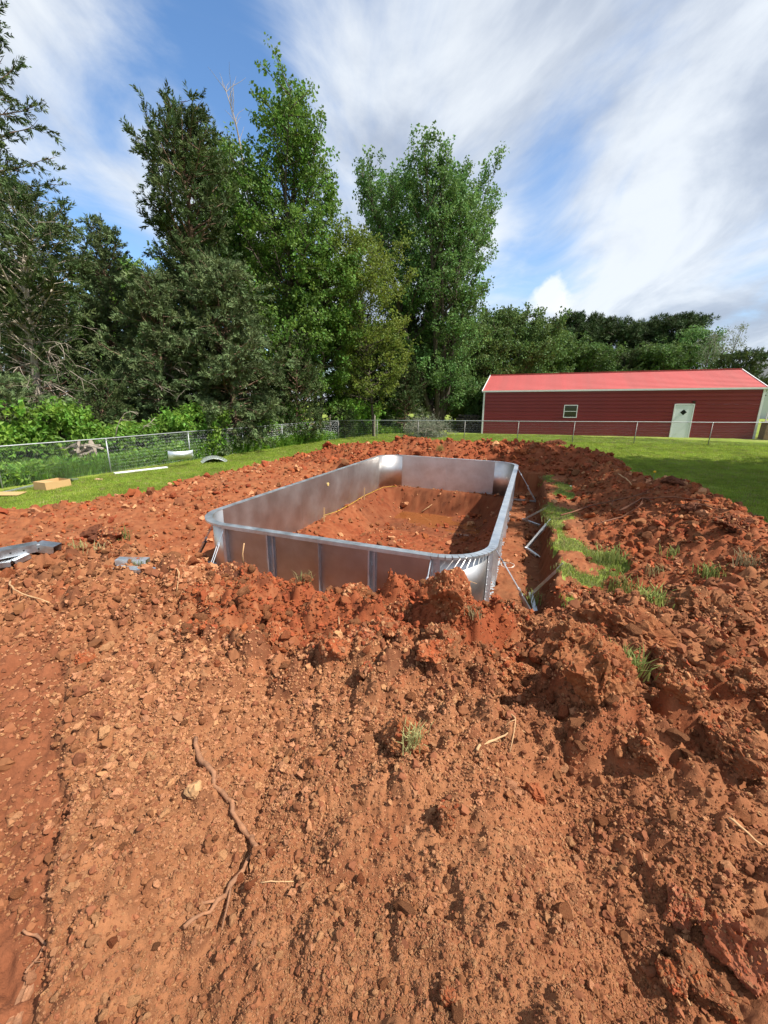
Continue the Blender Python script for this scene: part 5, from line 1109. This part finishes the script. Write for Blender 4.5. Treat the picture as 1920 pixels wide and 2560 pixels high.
def clod(u, v, w, h, label, mat, seed, flat=.8, sink=.28, rot=0.0, tilt=(0, 0), name='dirt_clod', cat='clod', grp=None, sub=None):
    """u,v: pixel of its centre; w,h: its size in pixels"""
    p_ = on_ground(u, v+h*.42); depth = float((p_-np.array([0, 0, CAM_Z]))@FWD); m = depth/F_PX
    V, F = lump_mesh(seed, flat, sub or (5 if w > 100 else 4)); V = V*np.array([w*m*.55, w*m*.48, h*m*.62/flat*.9])
    a, b = tilt; Rm = np.array(Matrix.Rotation(rot, 3, 'Z') @ Matrix.Rotation(a, 3, 'X') @ Matrix.Rotation(b, 3, 'Y')); V = V@Rm.T
    V[:, 2] -= V[:, 2].min(); hh = V[:, 2].max()
    o = link_mesh(name, np_mesh(name, V, F), mat, None, False); o.location = (p_[0], p_[1]+w*m*.22, gz(p_[0], p_[1]+w*m*.22)-hh*sink)
    if w > 60:                       # loose crumbs lying on its upper faces
        rg = np.random.default_rng(seed+7); c = V[F].mean(1); nrm = np.cross(V[F[:, 1]]-V[F[:, 0]], V[F[:, 2]]-V[F[:, 0]]); up_ = nrm[:, 2]/(np.linalg.norm(nrm, axis=1)+1e-12)
        k = rg.choice(np.where(up_ > .1)[0], int(np.clip(w*2.2, 80, 420))); CLOD_P.append(c[k]+np.array(o.location)); CLOD_S.append(np.clip(.0022*depth*(1-rg.random(len(k))*.985)**(-.42), 0, .03))
    return tag(o, label, cat, grp)
D_, B_, R_c, T_, K_ = MAT['clod_dark'], MAT['clod_brown'], MAT['clod_red'], MAT['clod_tan'], MAT['clod_pink']
CL = [(1118, 1525, 170, 135, 'largest upright red clod with hanging roots in front of the pool corner', R_c, 11, .95), (565, 1432, 92, 55, 'dark crumbly clod with a twig on the heap before the near left pool wall', D_, 12, .8), (1105, 1612, 130, 100, 'rough clod just below the largest upright red one', B_, 13, .7),
 (1290, 1545, 110, 70, 'rounded dark clod on the heap at the near end of the trench', B_, 14, .7), (1440, 1628, 190, 110, 'wide flat tan slab of clay right of the centre heap', T_, 15, .42), (1570, 1570, 240, 110, 'long tilted ridge of packed clay on the right heap', T_, 16, .45),
 (1505, 1770, 190, 200, 'big clay slab carrying a grass tuft on the right slope', T_, 17, .5), (1720, 1690, 200, 130, 'square-edged brown slab on the right heap', B_, 18, .45), (1690, 1790, 100, 100, 'blocky split clod below the square-edged slab', T_, 19, .8), (1810, 1530, 260, 120, 'large brown mound of clay at the right edge', B_, 20, .55),
 (1795, 1592, 110, 34, 'flat pinkish plate of clay at the right edge', K_, 21, .3), (1885, 1725, 120, 90, 'dark brown clod against the right edge', B_, 22, .7), (1850, 1880, 160, 110, 'broad brown clod low on the right edge', B_, 23, .6), (1010, 1845, 130, 110, 'tan clod holding a dry grass tuft in the middle foreground', T_, 24, .75),
 (1117, 2052, 76, 66, 'round brown clod alone in the centre foreground', B_, 25, .8), (1122, 2490, 62, 70, 'angular orange block near the bottom edge', R_c, 26, .9), (1720, 2285, 110, 80, 'pinkish red flat slab in the lower right foreground', K_, 27, .35), (1860, 2400, 150, 130, 'larger pinkish red slab near the lower right corner', K_, 28, .35),
 (1800, 2490, 190, 90, 'dark brown slab at the lower right corner', B_, 29, .35), (1690, 2465, 80, 60, 'small red clod between the slabs at the lower right', R_c, 30, .7), (905, 1610, 70, 60, 'smooth red clod left of the rough clod on the centre heap', K_, 31, .8), (835, 1655, 90, 60, 'red clod at the foot of the centre heap, left one', R_c, 32, .8),
 (960, 1590, 80, 60, 'red clod behind the smooth red one on the centre heap', R_c, 33, .8), (1085, 1665, 110, 60, 'red flat clod below the centre heap, right one', R_c, 34, .6), (690, 1590, 110, 70, 'dark red clod on the left half of the centre heap', R_c, 35, .7), (200, 1640, 70, 60, 'brick-red clod at the left end of the heap', R_c, 36, .9), (640, 2150, 50, 40, 'small brown clod at the bend of the long root', B_, 37, .8),
 (1340, 1985, 60, 60, 'upright orange clod in the right centre foreground', R_c, 38, 1.0), (780, 1905, 60, 50, 'tan clod right of the long root', T_, 39, .8), (935, 1700, 90, 50, 'brown clod just below the red ones', B_, 40, .7), (1285, 1670, 110, 60, 'tan crumbly clod left of the wide flat slab', T_, 41, .6), (1610, 1900, 100, 80, 'brown clod below the grassy slab', B_, 42, .6),
 (1000, 1520, 80, 60, 'red clod on the crest left of the largest one', R_c, 43, .9), (880, 1500, 70, 40, 'tan clod on the crest before the middle pool panel', T_, 44, .8), (1740, 1270, 60, 30, 'dark lump on the crest of the right bank', D_, 45, .7), (1855, 1310, 110, 50, 'dark lump near the right end of the bank', D_, 46, .6), (1690, 1195, 60, 30, 'dark lump on the top of the right bank beside the marker', D_, 47, .7), (1400, 1105, 60, 20, 'dark lump at the far end of the right bank', D_, 48, .6)]
for (u_, v_, w_, h_, lab, m_, sd, fl) in CL: clod(u_, v_, w_, h_, lab, m_, sd, fl, .62 if sd == 11 else .36, sd*1.3, ((sd % 5-2)*.09, (sd % 3-1)*.12))
clod(490, 2014, 46, 42, 'pale sandy stone beside the long root', MAT['stone'], 60, .8, .3, .4, name='stone', cat='stone', sub=3)
for k, (u_, v_, w_) in enumerate(((230, 1335, 60), (265, 1345, 70), (290, 1338, 44), (245, 1352, 46))): clod(u_, v_, w_, w_*.55, ('dark clod in the cluster on the graded ground, rear left one', 'largest dark clod in the cluster on the graded ground', 'dark clod in the cluster on the graded ground, right one', 'dark clod in the cluster on the graded ground, front one')[k], D_, 70+k, .7, .25, k*1.1, grp='dark clods on the graded ground', sub=3)
rg = np.random.default_rng(88); CLOD_P = np.vstack(CLOD_P); CLOD_S = np.concatenate(CLOD_S); m_ = len(CLOD_P)
tag(scatter('soil_crumbs', CLOD_P, rg.uniform(0, 6, (m_, 3)), CLOD_S, CRUMBS, rg), 'crumbs of clay clinging to the larger clods', 'soil', None, 'stuff')
MAT['root'] = material('dirty_root', (.27, .135, .075), .95, var=.35, vscale=18, var_col=(.34, .155, .075), bump=.006, bscale=45); MAT['root_pale'] = material('pale_root', (.50, .30, .15), .9, var=.2, vscale=25); MAT['twig_brown'] = material('brown_branch', (.19, .085, .05), .9, var=.25, vscale=15)
def gcurve(pts, lift): return [on_ground(u, v)+np.array([0, 0, lift]) for u, v in pts]
def smooth(P, n=4):
    P = np.array(P); t = np.arange(len(P)); tt = np.linspace(0, len(P)-1, (len(P)-1)*n+1); return np.stack([np.interp(tt, t, P[:, k]) for k in range(3)], 1)
def root(label, pts, r0, r1, mat, lift=.01, forks=0, seed=0, name='root', cat='root'):
    P = smooth(gcurve(pts, lift), 3); rg = np.random.default_rng(seed); P = P+rg.normal(size=P.shape)*r0*.45; return stick(name, label, P, r0, r1, mat, cat, forks, seed, 7)
root('long thick clay-covered root lying across the left foreground', [(488, 1850), (500, 1905), (528, 1950), (560, 2010), (588, 2060), (622, 2108), (640, 2132), (624, 2168), (580, 2222), (528, 2280), (458, 2338)], .014, .008, MAT['root'], .020, 2, 1)
root('short forked root in the middle right foreground', [(1190, 1893), (1222, 1872), (1258, 1874), (1292, 1866)], .008, .005, MAT['root_pale'], .02, 2, 2)
root('thin pale root curving from a hole at the left edge of the heap', [(28, 1458), (32, 1490), (62, 1512), (128, 1524)], .010, .005, MAT['root_pale'], .05, 0, 3)
root('kinked grey root in the lower left corner', [(62, 2336), (92, 2344), (118, 2366), (96, 2402), (66, 2440)], .005, .004, MAT['root'], .02, 1, 4)
root('thin straight root near the right edge of the foreground', [(1812, 2072), (1850, 2098), (1904, 2116)], .006, .004, MAT['root_pale'], .015, 0, 5)
root('fine root hanging down the red face of the heap', [(846, 1560), (852, 1610), (850, 1680)], .005, .003, MAT['root_pale'], .02, 1, 6)
root('fine crooked root in the hollow right of centre', [(1278, 1790), (1268, 1835), (1282, 1865), (1272, 1905)], .006, .003, MAT['root_pale'], .03, 1, 7)
root('fine upright root on the left part of the crest', [(446, 1452), (452, 1475), (446, 1500)], .006, .004, MAT['root_pale'], .03, 0, 8)
root('fine root near the bottom edge among the red slabs', [(1655, 2450), (1690, 2490), (1720, 2540)], .004, .003, MAT['root_pale'], .012, 0, 9)
root('small root stub in the centre foreground', [(655, 2228), (690, 2222), (735, 2214)], .003, .002, MAT['root_pale'], .01, 0, 10)
root('long branch with side twigs lying across the right bank', [(1400, 1305), (1478, 1280), (1560, 1264), (1622, 1250)], .016, .008, MAT['twig_brown'], .13, 4, 11, 'fallen_branch', 'branch')
root('curved branch arching over the right bank', [(1545, 1298), (1600, 1266), (1680, 1266), (1768, 1276)], .018, .009, MAT['twig_brown'], .15, 3, 12, 'fallen_branch', 'branch')
root('thin branch near the crest of the right bank', [(1672, 1281), (1740, 1284), (1802, 1302)], .013, .007, MAT['twig_brown'], .13, 2, 13, 'fallen_branch', 'branch')
root('lower branch on the right bank facing the trench', [(1480, 1332), (1556, 1305), (1602, 1290)], .014, .008, MAT['twig_brown'], .12, 2, 14, 'fallen_branch', 'branch')
root('short pale stick on the shaded far part of the right bank', [(1544, 1195), (1562, 1205), (1576, 1224)], .014, .008, MAT['root_pale'], .10, 0, 15, 'fallen_branch', 'branch')
root('bent stick lying on the lawn at the right edge', [(1868, 1296), (1892, 1292), (1918, 1302)], .014, .009, MAT['twig_brown'], .04, 0, 16, 'fallen_branch', 'branch')
x_, y_ = to_world(1.55, 7.75); x2_, y2_ = to_world(1.85, 8.05)
stick('root', 'pale root hanging from the back wall of the pit', [[x_, y_, -.62], [(x_+x2_)/2, (y_+y2_)/2, -.5], [x2_, y2_, -.38]], .014, .007, MAT['root_pale'], 'root', 1, 17)
stick('twig', 'pale twig standing on the dark clod before the near left wall', [on_ground(598, 1448)+np.array([0, .15, .05]), on_ground(598, 1448)+np.array([.0, .15, .18]), on_ground(598, 1448)+np.array([.025, .15, .30])], .010, .006, MAT['root_pale'], 'twig', 0, 18)
stick('root', 'thin roots sprouting from the largest upright clod', [on_ground(1140, 1570)+np.array([0, .10, .02]), on_ground(1140, 1570)+np.array([.07, .08, .12]), on_ground(1140, 1570)+np.array([.15, .06, .10])], .004, .002, MAT['root_pale'], 'root', 4, 19)
# bark slab in the lower left corner
rg = np.random.default_rng(99); mb = MB(); P = np.array([on_ground(10, 2640), on_ground(40, 2560), on_ground(62, 2490), on_ground(98, 2415)])
for k in range(7):
    off = np.array([rg.normal(0, .012), rg.normal(0, .01), .004+.006*rg.random()]); Q = smooth(P+off, 4); Q[1:-1] += rg.normal(size=Q[1:-1].shape)*.0025; mb.tube(Q[rg.integers(0, 3):len(Q)-rg.integers(0, 4)], .006+.004*rg.random(), 5)
tag(mb.build('bark_strip', MAT['root'], None, False), 'fibrous strip of bark half buried in the lower left corner', 'bark')
def tuft(label, u, v, px_, mat, seed, n=70, lift=0.0, lean=.9):
    p_ = on_ground(u, v); m = float((p_-np.array([0, 0, CAM_Z]))@FWD)/F_PX; s_ = px_*m
    V, F = blades(seed, n, s_*.75, s_*.035+.002, s_*.28, lean); o = link_mesh('grass_tuft', np_mesh('grass_tuft', V, F), mat); o.location = (p_[0], p_[1], p_[2]+lift); return tag(o, label, 'grass tuft', 'grass tufts on the bare earth')
for k, (u_, v_, s_, m_, lab) in enumerate(((1548, 1490, 70, 'tuft', 'bushy green tuft right of the white scrap'), (1625, 1520, 70, 'tuft', 'green tuft below the bushy one near the trench end'), (1700, 1530, 60, 'straw', 'straggling pale tuft on the right heap crest'), (1530, 1405, 60, 'tuft', 'tuft beside the grass strip on the right'), (1640, 1440, 45, 'straw', 'small tuft in the middle of the right bank foot'), (1780, 1445, 55, 'tuft', 'tuft on the right bank near the brown mound'), (1870, 1420, 55, 'straw', 'dry tuft at the right edge of the bank'), (1680, 1390, 45, 'tuft', 'tuft on a dark lump of the right bank'),
    (1030, 1895, 60, 'straw', 'dry tuft hanging from the tan clod in the foreground'), (1545, 1780, 80, 'tuft', 'tuft growing on the big clay slab'), (1180, 1610, 40, 'straw', 'tiny pale tuft below the largest clod'), (1330, 1510, 50, 'tuft', 'tuft at the foot of the bank by the hooked brace'), (760, 1482, 40, 'straw', 'dry wisps at the foot of the near pool wall'), (250, 1390, 50, 'straw', 'dry grass wisps left of the half-buried strips'), (190, 1380, 40, 'straw', 'dry wisps near the perforated channel'), (300, 1350, 45, 'tuft', 'thin green wisps right of the dark clods'), (1100, 1125, 26, 'tuft', 'small green tuft on the far bank'), (345, 1425, 30, 'tuft', 'tiny green tuft beside the half-buried strips'))):
    tuft(lab, u_, v_, s_, MAT[m_], 950+k, 80 if s_ > 50 else 40, .10 if k in (8,) else (.08 if k == 9 else 0))
